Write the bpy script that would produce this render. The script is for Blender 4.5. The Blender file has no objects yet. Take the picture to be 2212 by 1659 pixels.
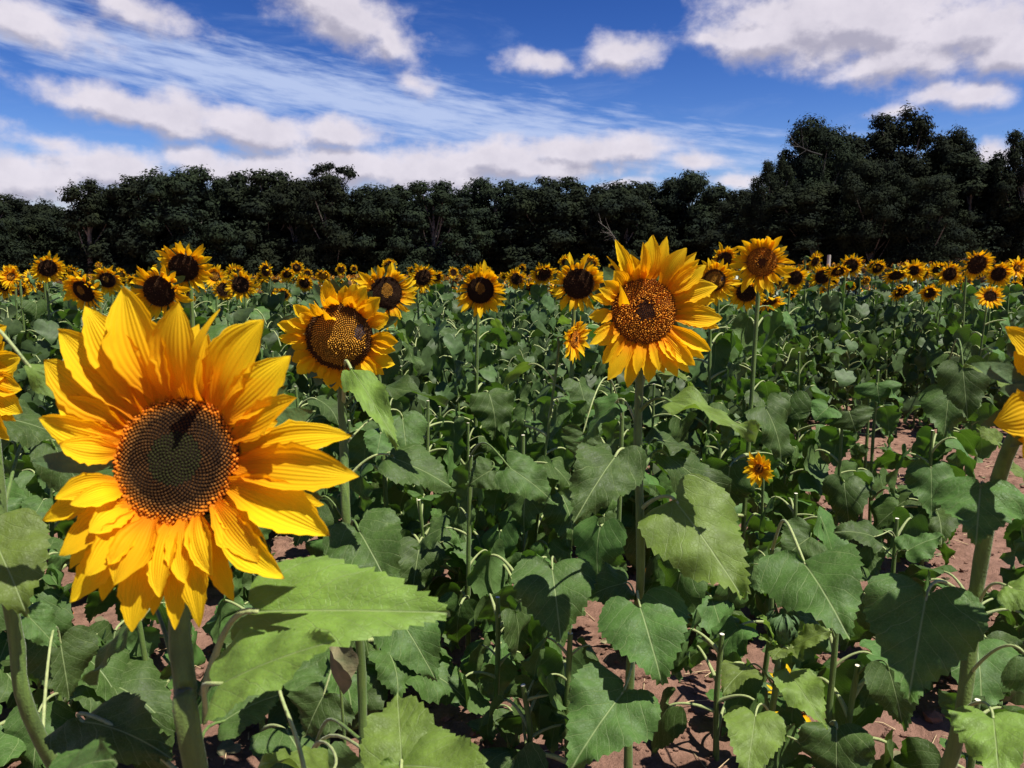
import bpy, math, random
import numpy as np
from mathutils import Vector, Matrix, Quaternion

R = math.radians
S = bpy.context.scene
COL = S.collection

# ------------------------------------------------------------------ camera
CAM_H, PITCH, FV = 1.45, 8.2, 1735.0          # FV: focal length in units of the 2212 px wide view
cam_d = bpy.data.cameras.new('camera')
cam_d.sensor_width = 36.0
cam_d.lens = 36.0 * FV / 2212.0
cam_d.clip_start = 0.05
cam_d.clip_end = 3000
cam_d.dof.use_dof = True
cam_d.dof.focus_distance = 3.0
cam_d.dof.aperture_fstop = 12.0
cam = bpy.data.objects.new('camera', cam_d)
COL.objects.link(cam)
cam.location = (0, 0, CAM_H)
cam.rotation_euler = (R(90 - PITCH), 0, 0)
S.camera = cam
CF = np.array([0, math.cos(R(PITCH)), -math.sin(R(PITCH))])
CU = np.array([0, math.sin(R(PITCH)), math.cos(R(PITCH))])
CR = np.array([1.0, 0, 0])
CC = np.array([0, 0, CAM_H])

def ray(vx, vy):
    return CF + CR * ((vx - 1106) / FV) - CU * ((vy - 829.5) / FV)

def P(vx, vy, D):                              # a point at camera depth D metres
    return CC + ray(vx, vy) * D

def azel(vx, vy):
    r = ray(vx, vy)
    return math.atan2(r[0], r[1]), math.atan2(r[2], math.hypot(r[0], r[1]))

# ------------------------------------------------------------------ light
SUN_EL, SUN_AZ = 65.0, 118.0                   # azimuth clockwise from +Y: behind the camera, to the right
sd = np.array([math.sin(R(SUN_AZ)) * math.cos(R(SUN_EL)), math.cos(R(SUN_AZ)) * math.cos(R(SUN_EL)), math.sin(R(SUN_EL))])
sun_d = bpy.data.lights.new('sun', 'SUN')
sun_d.energy = 5.0
sun_d.angle = R(0.5)
sun_d.color = (1.0, 0.95, 0.86)
sun = bpy.data.objects.new('sun', sun_d)
COL.objects.link(sun)
sun.location = (0, 0, 30)
sun.rotation_euler = Vector(sd).to_track_quat('Z', 'Y').to_euler()

S.view_settings.view_transform = 'Standard'
S.view_settings.look = 'None'
S.view_settings.exposure = 0.8
S.view_settings.gamma = 1.0

# ------------------------------------------------------------------ node helper
class NT:
    def __init__(s, tree):
        s.t = tree; s.n = tree.nodes; s.l = tree.links
    def new(s, typ, ins=None, **kw):
        nd = s.n.new(typ)
        for k, v in kw.items(): setattr(nd, k, v)
        for k, v in (ins or {}).items(): s.set(nd.inputs[k], v)
        return nd
    def set(s, sock, v):
        if isinstance(v, bpy.types.NodeSocket): s.l.new(v, sock)
        else: sock.default_value = v
    def m(s, op, a, b=0.0, c=0.0, clamp=False):
        nd = s.n.new('ShaderNodeMath'); nd.operation = op; nd.use_clamp = clamp
        s.set(nd.inputs[0], a); s.set(nd.inputs[1], b); s.set(nd.inputs[2], c)
        return nd.outputs[0]
    def mix(s, f, a, b, blend='MIX'):
        nd = s.n.new('ShaderNodeMix'); nd.data_type = 'RGBA'; nd.blend_type = blend
        s.set(nd.inputs[0], f); s.set(nd.inputs[6], a); s.set(nd.inputs[7], b)
        return nd.outputs[2]
    def noise(s, vec, scale, detail=3, rough=0.55, dist=0.0):
        nd = s.new('ShaderNodeTexNoise', {'Scale': scale, 'Detail': detail, 'Roughness': rough, 'Distortion': dist})
        if vec is not None: s.l.new(vec, nd.inputs['Vector'])
        return nd.outputs['Fac']
    def rng(s, v, a, b, c=0.0, d=1.0, smooth=False):
        nd = s.n.new('ShaderNodeMapRange')
        if smooth: nd.interpolation_type = 'SMOOTHSTEP'
        for i, x in enumerate((v, a, b, c, d)): s.set(nd.inputs[i], x)
        return nd.outputs[0]

def c4(r, g, b): return (r, g, b, 1.0)

# ------------------------------------------------------------------ world: sky and clouds
W = bpy.data.worlds.new('World'); S.world = W; W.use_nodes = True
w = NT(W.node_tree); w.n.clear()
sky = w.new('ShaderNodeTexSky', sky_type='NISHITA', sun_disc=False, sun_elevation=R(SUN_EL), sun_rotation=R(SUN_AZ),
            altitude=200.0, air_density=1.0, dust_density=0.3, ozone_density=2.5)
tc = w.new('ShaderNodeTexCoord')
sep = w.new('ShaderNodeSeparateXYZ', {0: tc.outputs['Generated']})
azn = w.m('ARCTAN2', sep.outputs[0], sep.outputs[1])
eln = w.m('ARCSINE', sep.outputs[2])
pv = w.new('ShaderNodeCombineXYZ', {0: azn, 1: eln, 2: 0.0}).outputs[0]

def blob(cx, cy, rx, ry, rot=0, st=1.0):
    a, e = azel(cx, cy)
    k = 1 / FV
    return (a, e, rx * k, ry * k, -R(rot), st)
CUMULUS = [blob(*b) for b in [
    (1830, 45, 260, 90, 6, 1.15), (1660, 85, 130, 46, 6, 1.1), (2120, 60, 140, 70, 0, 1), (1900, 140, 110, 38, -4), (2060, 70, 120, 50), (2085, 200, 85, 30, 4), (2190, 120, 70, 38), (1990, 120, 100, 50, 0, .8),
    (1545, 88, 50, 16, 8, .7), (1335, 112, 85, 38, 0, .75), (1170, 140, 78, 24, 4, .75),
    (730, 25, 165, 65, 22, .95), (840, 85, 60, 30, 35, .8), (50, 45, 140, 45, 10, .8), (290, 20, 130, 32, 15, .7), (900, 175, 60, 20, 20, .45),
    (290, 240, 190, 36, 10), (520, 270, 190, 42, 10), (720, 285, 120, 30, 4, .9), (100, 305, 70, 22, 8, .55),
    (60, 390, 170, 58), (250, 375, 110, 48), (440, 350, 75, 34), (580, 370, 160, 44), (760, 355, 190, 48), (930, 375, 170, 60), (1080, 345, 170, 44),
    (1260, 325, 200, 34), (1160, 360, 220, 30), (1510, 352, 80, 20, 0, .8), (1590, 388, 55, 20, 0, .85), (1340, 396, 55, 14, 0, .7),
    (1940, 240, 60, 14, 0, .5), (2155, 335, 40, 26, 0, .8)]]
CUMULUS += [(2.2, .35, .4, .10, 0, 1), (-2.1, .3, .4, .10, 0, 1)]  # two unseen clouds added behind the camera for their ambient light

grp = bpy.data.node_groups.new('cloud_shape', 'ShaderNodeTree')
grp.interface.new_socket('P', in_out='INPUT', socket_type='NodeSocketVector')
grp.interface.new_socket('D', in_out='OUTPUT', socket_type='NodeSocketFloat')
g = NT(grp)
gi = g.n.new('NodeGroupInput'); go = g.n.new('NodeGroupOutput')
wn = g.new('ShaderNodeTexNoise', {'Vector': gi.outputs[0], 'Scale': 16.0, 'Detail': 4.0, 'Roughness': 0.55})
woff = g.new('ShaderNodeVectorMath', {0: wn.outputs['Color'], 1: (0.5, 0.5, 0.5)}, operation='SUBTRACT')
wsc = g.new('ShaderNodeVectorMath', {0: woff.outputs[0], 1: (0.040, 0.030, 0.0)}, operation='MULTIPLY')
wp = g.new('ShaderNodeVectorMath', {0: gi.outputs[0], 1: wsc.outputs[0]}, operation='ADD').outputs[0]
acc = None
for (a, e, rx, ry, rot, st) in CUMULUS:
    mp = g.new('ShaderNodeMapping', {0: wp, 'Location': (a, e, 0), 'Rotation': (0, 0, rot), 'Scale': (rx, ry, 1)}, vector_type='TEXTURE')
    ln = g.new('ShaderNodeVectorMath', {0: mp.outputs[0]}, operation='LENGTH').outputs['Value']
    v = g.m('MULTIPLY_ADD', ln, -st * 0.8, st)
    acc = v if acc is None else g.m('SMOOTH_MAX', acc, v, 0.25)
mpn = g.new('ShaderNodeMapping', {0: gi.outputs[0], 'Scale': (1.0, 1.35, 1.0)})
n1 = g.noise(mpn.outputs[0], 22.0, 9, 0.57)
dn = g.m('MULTIPLY_ADD', g.m('SUBTRACT', n1, 0.5), 1.25, acc)
g.set(go.inputs[0], dn)

def cl(vec):
    nd = w.n.new('ShaderNodeGroup'); nd.node_tree = grp; w.l.new(vec, nd.inputs[0]); return nd.outputs[0]
d0 = cl(pv)
up = w.new('ShaderNodeVectorMath', {0: pv, 1: (0.006, 0.016, 0)}, operation='ADD').outputs[0]
d1 = cl(up)
cover = w.m('MULTIPLY', w.rng(d0, -0.06, 0.62, smooth=True), 0.95)
lit = w.rng(w.m('SUBTRACT', d0, d1), -0.42, 0.16, 0.0, 1.0, smooth=True)
thick = w.rng(d0, 0.5, 1.3, 1.0, 0.8)
cvar = w.rng(w.noise(pv, 26.0, 6, 0.6), 0.3, 0.62, 0.72, 1.0)
cloud_c = w.mix(w.m('MULTIPLY', w.m('MULTIPLY', lit, thick), cvar), c4(0.32, 0.305, 0.375), c4(0.60, 0.56, 0.61))
# thin cirrus band
a0, e0 = azel(740, 212)
mp = w.new('ShaderNodeMapping', {0: pv, 'Location': (a0, e0, 0), 'Rotation': (0, 0, -R(7.8)), 'Scale': (1180 / FV, 72 / FV, 1)}, vector_type='TEXTURE')
cn = w.new('ShaderNodeMapping', {0: mp.outputs[0], 'Scale': (3.0, 1.2, 1)})
cz = w.noise(cn.outputs[0], 3.2, 9, 0.60, 0.15)
cw = w.new('ShaderNodeVectorMath', {0: mp.outputs[0]}, operation='LENGTH').outputs['Value']
cir = w.m('MULTIPLY', w.rng(w.m('MULTIPLY_ADD', w.m('SUBTRACT', cz, 0.5), 2.3, w.m('SUBTRACT', 1.0, cw)), -0.15, 1.0, smooth=True), 0.92)
vn = w.new('ShaderNodeMapping', {0: pv, 'Rotation': (0, 0, R(14)), 'Scale': (1.0, 5.0, 1)})
veil = w.m('MULTIPLY', w.rng(w.noise(vn.outputs[0], 5.0, 7, 0.62, 0.5), 0.50, 0.78, smooth=True), 0.22)
cir = w.m('MAXIMUM', cir, veil)
skyg = w.new('ShaderNodeHueSaturation', {'Color': sky.outputs[0], 'Hue': 0.497, 'Saturation': 1.22, 'Value': 1.0}).outputs[0]
K = 0.10
sk0 = w.mix(1.0, skyg, c4(0.74 * K, 0.86 * K, 1.0 * K), 'MULTIPLY')
sk1 = w.new('ShaderNodeGamma', {'Color': sk0, 'Gamma': 1.9}).outputs[0]
EXPF = 2 ** S.view_settings.exposure
sk2 = w.mix(1.0, sk1, c4(.36, .177, .142), 'MULTIPLY')
skyt = w.new('ShaderNodeVectorMath', {0: sk2, 'Scale': 13.5 / EXPF / K}, operation='SCALE').outputs[0]
def over(c): 
    nd = w.new('ShaderNodeVectorMath', {0: c, 'Scale': 1.40 / EXPF / K}, operation='SCALE'); return nd.outputs[0]
s1 = w.mix(cir, skyt, over(w.mix(0.0, c4(0.36, 0.43, 0.62), c4(0, 0, 0))))
s2 = w.mix(cover, s1, over(cloud_c))
bg = w.new('ShaderNodeBackground', {'Color': s2, 'Strength': K})
wo = w.new('ShaderNodeOutputWorld', {'Surface': bg.outputs[0]})

# ------------------------------------------------------------------ materials
def material(name):
    m = bpy.data.materials.new(name); m.use_nodes = True
    t = NT(m.node_tree); t.n.clear()
    o = t.n.new('ShaderNodeOutputMaterial')
    return m, t, o

def leaf_material(name, top, back, trans, rough=0.42, spec=0.6, veins=True, tw=0.32, coordscale=1.0):
    m, t, o = material(name)
    uvn = t.new('ShaderNodeUVMap')
    oi = t.new('ShaderNodeObjectInfo')
    geo = t.new('ShaderNodeNewGeometry')
    sp = t.new('ShaderNodeSeparateXYZ', {0: uvn.outputs[0]})
    x = sp.outputs[0]; ay = t.m('ABSOLUTE', t.m('SUBTRACT', sp.outputs[1], 0.5))
    nz = t.noise(uvn.outputs[0], 5.0, 4)
    rr = t.rng(oi.outputs['Random'], 0, 1, 0.6, 1.3)
    col = t.mix(t.rng(nz, 0.3, 0.7), c4(*[k * 0.72 for k in top]), c4(*[k * 1.28 for k in top]))
    hs = t.new('ShaderNodeHueSaturation', {'Color': col, 'Hue': t.rng(oi.outputs['Random'], 0, 1, 0.485, 0.512), 'Value': rr, 'Saturation': 1.0})
    col = hs.outputs[0]
    spot = t.noise(uvn.outputs[0], 11.0, 5, 0.7)
    col = t.mix(t.rng(spot, 0.64, 0.74, 0.0, 0.22), col, c4(0.20, 0.17, 0.045))
    bump_h = nz
    if veins:
        mid = t.rng(ay, 0.003, 0.013, 1.0, 0.0)
        ph = t.m('SUBTRACT', t.m('MULTIPLY', x, 5.2), t.m('MULTIPLY', t.m('POWER', ay, 0.75), 4.6))
        wob = t.m('MULTIPLY_ADD', t.noise(uvn.outputs[0], 3.0, 2), 0.9, ph)
        fr = t.m('ABSOLUTE', t.m('SUBTRACT', t.m('FRACT', wob), 0.5))
        lat = t.rng(fr, 0.468, 0.50, 0.0, 0.8)
        net = t.new('ShaderNodeTexVoronoi', {'Vector': uvn.outputs[0], 'Scale': 26.0}, feature='DISTANCE_TO_EDGE')
        nt = t.rng(net.outputs['Distance'], 0.0, 0.06, 0.28, 0.0)
        vn_ = t.m('MAXIMUM', t.m('MAXIMUM', mid, lat), nt)
        col = t.mix(t.m('MULTIPLY', vn_, 0.66), col, c4(0.27, 0.34, 0.14))
        quilt = t.m('MULTIPLY', t.m('SINE', t.m('MULTIPLY', fr, math.pi)), -1.0)
        bump_h = t.m('ADD', t.m('MULTIPLY', vn_, -0.55), t.m('ADD', t.m('MULTIPLY', fr, -0.45), t.m('MULTIPLY', t.noise(uvn.outputs[0], 9.0, 3), 1.2)))
    colb = t.mix(0.5, col, c4(*back))
    cc = t.mix(geo.outputs['Backfacing'], col, colb)
    bp = t.new('ShaderNodeBump', {'Height': bump_h, 'Strength': 0.5, 'Distance': 0.005})
    pb = t.new('ShaderNodeBsdfPrincipled', {'Base Color': cc, 'Roughness': rough, 'Specular IOR Level': spec, 'Normal': bp.outputs[0]})
    tcol = t.mix(0.35, c4(*trans), col)
    tr = t.new('ShaderNodeBsdfTranslucent', {'Color': tcol})
    ms = t.new('ShaderNodeMixShader', {0: tw, 1: pb.outputs[0], 2: tr.outputs[0]})
    t.set(o.inputs[0], ms.outputs[0])
    return m

M_LEAF = leaf_material('leaf_green', (0.054, 0.106, 0.022), (0.10, 0.16, 0.05), (0.14, 0.34, 0.01), tw=0.20, rough=.52, spec=.20)
M_YLEAF = leaf_material('leaf_young_green', (0.122, 0.190, 0.030), (0.16, 0.24, 0.05), (0.28, 0.50, 0.03), tw=0.28, rough=0.55, spec=.3)
M_FLEAF = leaf_material('leaf_field_green', (0.052, 0.090, 0.026), (0.09, 0.13, 0.05), (0.13, 0.28, 0.02), rough=0.55, spec=0.25, veins=False, tw=0.18)

def petal_material():
    m, t, o = material('petal_yellow')
    uvn = t.new('ShaderNodeUVMap'); oi = t.new('ShaderNodeObjectInfo')
    sp = t.new('ShaderNodeSeparateXYZ', {0: uvn.outputs[0]})
    u, v = sp.outputs[0], sp.outputs[1]
    base = t.mix(t.rng(v, 0.0, 0.45, smooth=True), c4(0.84, 0.27, 0.004), c4(0.95, 0.58, 0.006))
    base = t.mix(t.rng(v, 0.35, 0.95), base, c4(0.96, 0.68, 0.014))
    mpu = t.new('ShaderNodeMapping', {0: uvn.outputs[0], 'Scale': (9.0, 0.7, 1)})
    st = t.noise(mpu.outputs[0], 2.0, 3, 0.6)
    base = t.mix(t.rng(st, 0.35, 0.75, 0.0, 0.3), base, c4(0.88, 0.42, 0.004))
    tipn = t.m('MULTIPLY', t.rng(v, 0.965, 1.0), t.rng(oi.outputs['Random'], 0.55, 0.75))
    base = t.mix(tipn, base, c4(0.22, 0.09, 0.02))
    hs = t.new('ShaderNodeHueSaturation', {'Color': base, 'Hue': t.rng(oi.outputs['Random'], 0, 1, 0.494, 0.503), 'Value': t.rng(oi.outputs['Random'], 0, 1, 0.88, 1.06)})
    bp = t.new('ShaderNodeBump', {'Height': t.m('ADD', t.m('SINE', t.m('MULTIPLY', u, 64.0)), t.m('MULTIPLY', st, 3.0)), 'Strength': 0.35, 'Distance': 0.0012})
    df = t.new('ShaderNodeBsdfPrincipled', {'Base Color': hs.outputs[0], 'Roughness': 0.7, 'Specular IOR Level': 0.12, 'Normal': bp.outputs[0]})
    tr = t.new('ShaderNodeBsdfTranslucent', {'Color': t.mix(0.5, hs.outputs[0], c4(0.95, 0.36, 0.0)), 'Normal': bp.outputs[0]})
    ms = t.new('ShaderNodeMixShader', {0: 0.46, 1: df.outputs[0], 2: tr.outputs[0]})
    t.set(o.inputs[0], ms.outputs[0]); return m
M_PETAL = petal_material()

def floret_material():
    m, t, o = material('disc_florets')
    at = t.new('ShaderNodeAttribute', attribute_name='Col')
    pb = t.new('ShaderNodeBsdfPrincipled', {'Base Color': at.outputs['Color'], 'Roughness': 0.8, 'Specular IOR Level': 0.08})
    t.set(o.inputs[0], pb.outputs[0]); return m
M_DISC = floret_material()

def stem_material(name, a, b):
    m, t, o = material(name)
    tcn = t.new('ShaderNodeTexCoord')
    mp = t.new('ShaderNodeMapping', {0: tcn.outputs['Object'], 'Scale': (1, 1, 0.12)})
    n = t.noise(mp.outputs[0], 90.0, 4); n2 = t.noise(tcn.outputs['Object'], 260.0, 2); n3 = t.noise(tcn.outputs['Object'], 7.0, 3)
    col = t.mix(t.rng(n, 0.3, 0.7), c4(*a), c4(*b))
    col = t.mix(t.rng(n3, 0.5, 0.75, 0.0, 0.3), col, c4(0.14, 0.12, 0.04))
    bp = t.new('ShaderNodeBump', {'Height': t.m('ADD', n, n2), 'Strength': 0.6, 'Distance': 0.002})
    pb = t.new('ShaderNodeBsdfPrincipled', {'Base Color': col, 'Roughness': 0.6, 'Specular IOR Level': 0.35, 'Normal': bp.outputs[0],
                                           'Sheen Weight': 0.12, 'Sheen Roughness': 0.4})
    t.set(o.inputs[0], pb.outputs[0]); return m
M_STEM = stem_material('stem_green', (0.055, 0.095, 0.020), (0.12, 0.19, 0.035))
M_PETIOLE = stem_material('petiole_pale_green', (0.20, 0.26, 0.09), (0.34, 0.38, 0.15))

def plain(name, a, b, scale=8.0, rough=0.8, bump=0.4, dist=0.01, spec=0.3):
    m, t, o = material(name)
    tcn = t.new('ShaderNodeTexCoord')
    n = t.noise(tcn.outputs['Object'], scale, 6)
    col = t.mix(t.rng(n, 0.3, 0.7), c4(*a), c4(*b))
    bp = t.new('ShaderNodeBump', {'Height': n, 'Strength': bump, 'Distance': dist})
    pb = t.new('ShaderNodeBsdfPrincipled', {'Base Color': col, 'Roughness': rough, 'Specular IOR Level': spec, 'Normal': bp.outputs[0]})
    t.set(o.inputs[0], pb.outputs[0]); return m
M_PITH = plain('pith_cream', (0.62, 0.56, 0.40), (0.75, 0.70, 0.56), 60)
M_BRACT = plain('bract_green', (0.045, 0.085, 0.03), (0.09, 0.16, 0.05), 40, 0.6)
M_BARK = plain('bark_grey', (0.10, 0.09, 0.08), (0.24, 0.21, 0.18), 3.0, 0.85)
M_TWIG = plain('twig_dark', (0.03, 0.03, 0.03), (0.06, 0.055, 0.05), 3.0, 0.9)
M_DEAD = plain('dead_wood_pale', (0.30, 0.27, 0.23), (0.48, 0.44, 0.38), 5.0, 0.85)
M_STRAW = plain('straw_dry', (0.34, 0.24, 0.13), (0.55, 0.42, 0.24), 30, 0.85)
M_DRYLEAF = plain('leaf_withered', (0.10, 0.11, 0.05), (0.20, 0.17, 0.09), 40, 0.8)
M_CLOTH = plain('cloth_pink', (0.55, 0.25, 0.35), (0.65, 0.32, 0.42), 10, 0.8)
M_SKIN = plain('skin', (0.45, 0.27, 0.19), (0.50, 0.31, 0.22), 10, 0.6)
M_WHITE = plain('white_paint', (0.70, 0.70, 0.72), (0.78, 0.78, 0.80), 3, 0.35, 0.0)
M_GLASS = plain('dark_glass', (0.02, 0.025, 0.03), (0.03, 0.035, 0.04), 3, 0.1, 0.0)

def soil_material():
    m, t, o = material('soil_red_brown')
    tcn = t.new('ShaderNodeTexCoord'); ob = tcn.outputs['Object']
    n1 = t.noise(ob, 1.3, 4); n2 = t.noise(ob, 14.0, 8, 0.65); n3 = t.noise(ob, 70.0, 5, 0.7)
    col = t.mix(t.rng(n2, 0.3, 0.72), c4(0.11, 0.058, 0.038), c4(0.30, 0.170, 0.118))
    col = t.mix(t.rng(n1, 0.35, 0.7, 0, 0.4), col, c4(0.23, 0.130, 0.10))
    col = t.mix(t.rng(n3, 0.62, 0.75, 0, 0.5), col, c4(0.40, 0.24, 0.18))
    h = t.m('ADD', t.m('MULTIPLY', n2, 1.0), t.m('MULTIPLY', n3, 0.45))
    bp = t.new('ShaderNodeBump', {'Height': h, 'Strength': 1.0, 'Distance': 0.03})
    pb = t.new('ShaderNodeBsdfPrincipled', {'Base Color': col, 'Roughness': 0.92, 'Specular IOR Level': 0.15, 'Normal': bp.outputs[0]})
    t.set(o.inputs[0], pb.outputs[0]); return m
M_SOIL = soil_material()

def tree_leaf_material(name, a, b):
    m, t, o = material(name)
    tcn = t.new('ShaderNodeTexCoord'); oi = t.new('ShaderNodeObjectInfo')
    n = t.noise(tcn.outputs['Object'], 0.5, 4); n2 = t.noise(tcn.outputs['Object'], 3.0, 3)
    col = t.mix(t.rng(t.m('MULTIPLY_ADD', n2, 0.4, t.m('MULTIPLY', n, 0.6)), 0.35, 0.65), c4(*a), c4(*b))
    hs = t.new('ShaderNodeHueSaturation', {'Color': col, 'Hue': t.rng(oi.outputs['Random'], 0, 1, 0.475, 0.515), 'Value': t.rng(oi.outputs['Random'], 0, 1, 0.75, 1.2)})
    pb = t.new('ShaderNodeBsdfPrincipled', {'Base Color': hs.outputs[0], 'Roughness': 0.9, 'Specular IOR Level': 0.05})
    t.set(o.inputs[0], pb.outputs[0]); return m
M_TLEAF = tree_leaf_material('gum_leaf_dark', (0.008, 0.012, 0.010), (0.020, 0.027, 0.012))  # backlit shade of the crowns is put into this very dark leaf colour

# ------------------------------------------------------------------ mesh helpers
class MB:
    def __init__(s): s.v = []; s.f = []; s.uv = []; s.c = []; s.n = 0; s.mi = []
    def add(s, v, f, uv=None, col=None, mi=0):
        v = np.asarray(v, float)
        f = [tuple(i + s.n for i in q) for q in f]
        s.v.append(v); s.f += f; s.n += len(v); s.mi += [mi] * len(f)
        s.uv.append(np.zeros((len(v), 2)) if uv is None else np.asarray(uv, float))
        s.c.append(np.tile([0.1, 0.1, 0.1], (len(v), 1)) if col is None else np.asarray(col, float))
    def mesh(s, name, mats, smooth=True, color=False):
        me = bpy.data.meshes.new(name)
        V = np.concatenate(s.v)
        me.from_pydata(V.tolist(), [], s.f)
        UV = np.concatenate(s.uv)
        li = np.empty(len(me.loops), np.int32); me.loops.foreach_get('vertex_index', li)
        ul = me.uv_layers.new(name='UVMap'); ul.data.foreach_set('uv', UV[li].ravel())
        if color:
            C = np.concatenate(s.c); at = me.color_attributes.new('Col', 'FLOAT_COLOR', 'POINT')
            at.data.foreach_set('color', np.concatenate([C, np.ones((len(C), 1))], 1).ravel())
        for m in (mats if isinstance(mats, (list, tuple)) else [mats]): me.materials.append(m)
        if any(s.mi): me.polygons.foreach_set('material_index', s.mi)
        if smooth: me.polygons.foreach_set('use_smooth', [True] * len(me.polygons))
        me.update(); return me

def obj(name, me, parent=None, loc=None, mat=None):
    o = bpy.data.objects.new(name, me); COL.objects.link(o)
    if parent: o.parent = parent
    if loc is not None: o.location = loc
    if mat is not None: o.matrix_basis = mat
    return o

def thing(name, label, cat, loc=(0, 0, 0), group=None, rz=0.0, sc=1.0):
    o = bpy.data.objects.new(name, None); COL.objects.link(o)
    o.empty_display_size = 0.1
    o.location = loc; o.rotation_euler = (0, 0, rz); o.scale = (sc, sc, sc)
    o['label'] = label; o['category'] = cat
    if group: o['group'] = group
    return o

def nrm(v):
    v = np.asarray(v, float); return v / (np.linalg.norm(v) + 1e-12)

def grid_faces(nu, nv):
    return [(j * nu + i, j * nu + i + 1, (j + 1) * nu + i + 1, (j + 1) * nu + i) for j in range(nv - 1) for i in range(nu - 1)]

def bez(p0, p1, p2, p3, n):
    t = np.linspace(0, 1, n)[:, None]
    return (1 - t) ** 3 * p0 + 3 * (1 - t) ** 2 * t * p1 + 3 * (1 - t) * t ** 2 * p2 + t ** 3 * p3

def spline(pts, n):                             # Catmull-Rom through points
    pts = np.asarray(pts, float)
    k = len(pts) - 1
    pp = np.vstack([2 * pts[0] - pts[1], pts, 2 * pts[-1] - pts[-2]])
    out = []
    for q in np.linspace(0, k - 1e-9, n):
        i = int(q); t = q - i
        a, b, c, d = pp[i], pp[i + 1], pp[i + 2], pp[i + 3]
        out.append(0.5 * ((2 * b) + (c - a) * t + (2 * a - 5 * b + 4 * c - d) * t * t + (3 * b - a - 3 * c + d) * t ** 3))
    return np.array(out)

def tube(mb, pts, rad, ns=10, ridge=0.0, cap=None, mi=0, rng=None):
    pts = np.asarray(pts, float); n = len(pts)
    rad = np.interp(np.linspace(0, 1, n), np.linspace(0, 1, len(rad)), rad)
    tan = np.gradient(pts, axis=0); tan /= np.linalg.norm(tan, axis=1)[:, None] + 1e-12
    ref = np.array([0.31, 0.95, 0.05]) if abs(tan[0][2]) > 0.5 else np.array([0, 0, 1.0])
    V = []
    s = nrm(np.cross(tan[0], ref))
    for i in range(n):
        s = nrm(s - tan[i] * np.dot(s, tan[i])); b = np.cross(tan[i], s)
        for k in range(ns):
            a = 2 * math.pi * k / ns
            r = rad[i] * (1 + ridge * math.cos(a * 5)) * (1 + (.05 * math.sin(i * 1.9) + .03 * math.sin(i * 4.7 + k)) * (1 if ridge else 0))
            V.append(pts[i] + r * (math.cos(a) * s + math.sin(a) * b))
    F = [(j * ns + i, j * ns + (i + 1) % ns, (j + 1) * ns + (i + 1) % ns, (j + 1) * ns + i) for j in range(n - 1) for i in range(ns)]
    mb.add(V, F, mi=mi)
    if cap is not None:
        top = np.array(V[-ns:]); c = top.mean(0)
        mb.add(np.vstack([top + tan[-1] * 0.0006, c + tan[-1] * 0.0015]), [(i, (i + 1) % ns, ns) for i in range(ns)], mi=cap)
    else:
        mb.add([*V[-ns:]], [tuple(range(ns))], mi=mi)

# ------------------------------------------------------------------ terrain
def ss(a, b, x):
    t = np.clip((x - a) / (b - a), 0, 1); return t * t * (3 - 2 * t)

def terrain(x, y):
    x = np.asarray(x, float); y = np.asarray(y, float)
    q = x / np.maximum(y, 1.0)
    right = ss(0.05, 0.35, q) * ss(5, 12, y)
    z = -0.62 * ss(8, 30, y) * (1 - right)
    z = z + 1.1 * ss(38, 62, y) * ss(0.15, 0.42, q)
    return z
def tz(x, y): return float(terrain(x, y))

def value_noise(x, y, seed):
    r = np.random.RandomState(seed); T = r.rand(64, 64)
    xi = np.floor(x).astype(int); yi = np.floor(y).astype(int)
    fx = x - xi; fy = y - yi; fx = fx * fx * (3 - 2 * fx); fy = fy * fy * (3 - 2 * fy)
    g = lambda a, b: T[a % 64, b % 64]
    return (g(xi, yi) * (1 - fx) + g(xi + 1, yi) * fx) * (1 - fy) + (g(xi, yi + 1) * (1 - fx) + g(xi + 1, yi + 1) * fx) * fy

def near_relief(x, y):
    k = ss(11, 8, np.hypot(x, y))
    return k * (0.035 * (value_noise(x * 2.2, y * 2.2, 1) - .5) + 0.028 * (value_noise(x * 8, y * 8, 2) - .5) + 0.016 * (value_noise(x * 22, y * 22, 3) - .5) + 0.008 * (value_noise(x * 45, y * 45, 4) - .5))

def build_ground():
    xs = np.concatenate([-np.geomspace(900, 5.0, 26), np.arange(-4.95, 4.96, 0.033), np.geomspace(5.0, 900, 26)])
    ys = np.concatenate([-np.geomspace(300, 0.5, 10), np.arange(0.6, 1.5, 0.15), np.arange(1.5, 9.0, 0.033), np.geomspace(9.05, 1500, 70)])
    X, Y = np.meshgrid(xs, ys)
    Z = terrain(X, Y) + near_relief(X, Y)
    V = np.stack([X, Y, Z], -1).reshape(-1, 3)
    nx, ny = len(xs), len(ys)
    me = bpy.data.meshes.new('ground')
    idx = np.arange(nx * ny).reshape(ny, nx)
    q = np.stack([idx[:-1, :-1], idx[:-1, 1:], idx[1:, 1:], idx[1:, :-1]], -1).reshape(-1, 4)
    fast_mesh(me, V, q)
    me.materials.append(M_SOIL)
    me.polygons.foreach_set('use_smooth', [True] * len(me.polygons))
    o = obj('ground', me); o['kind'] = 'structure'

def fast_mesh(me, V, F):                        # F: n x k array of same-size faces
    k = F.shape[1]
    me.vertices.add(len(V)); me.vertices.foreach_set('co', np.ascontiguousarray(V, np.float32).ravel())
    me.loops.add(F.size); me.loops.foreach_set('vertex_index', np.ascontiguousarray(F, np.int32).ravel())
    me.polygons.add(len(F)); me.polygons.foreach_set('loop_start', np.arange(0, F.size, k, dtype=np.int32))
    me.update(calc_edges=True)
build_ground()

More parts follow.
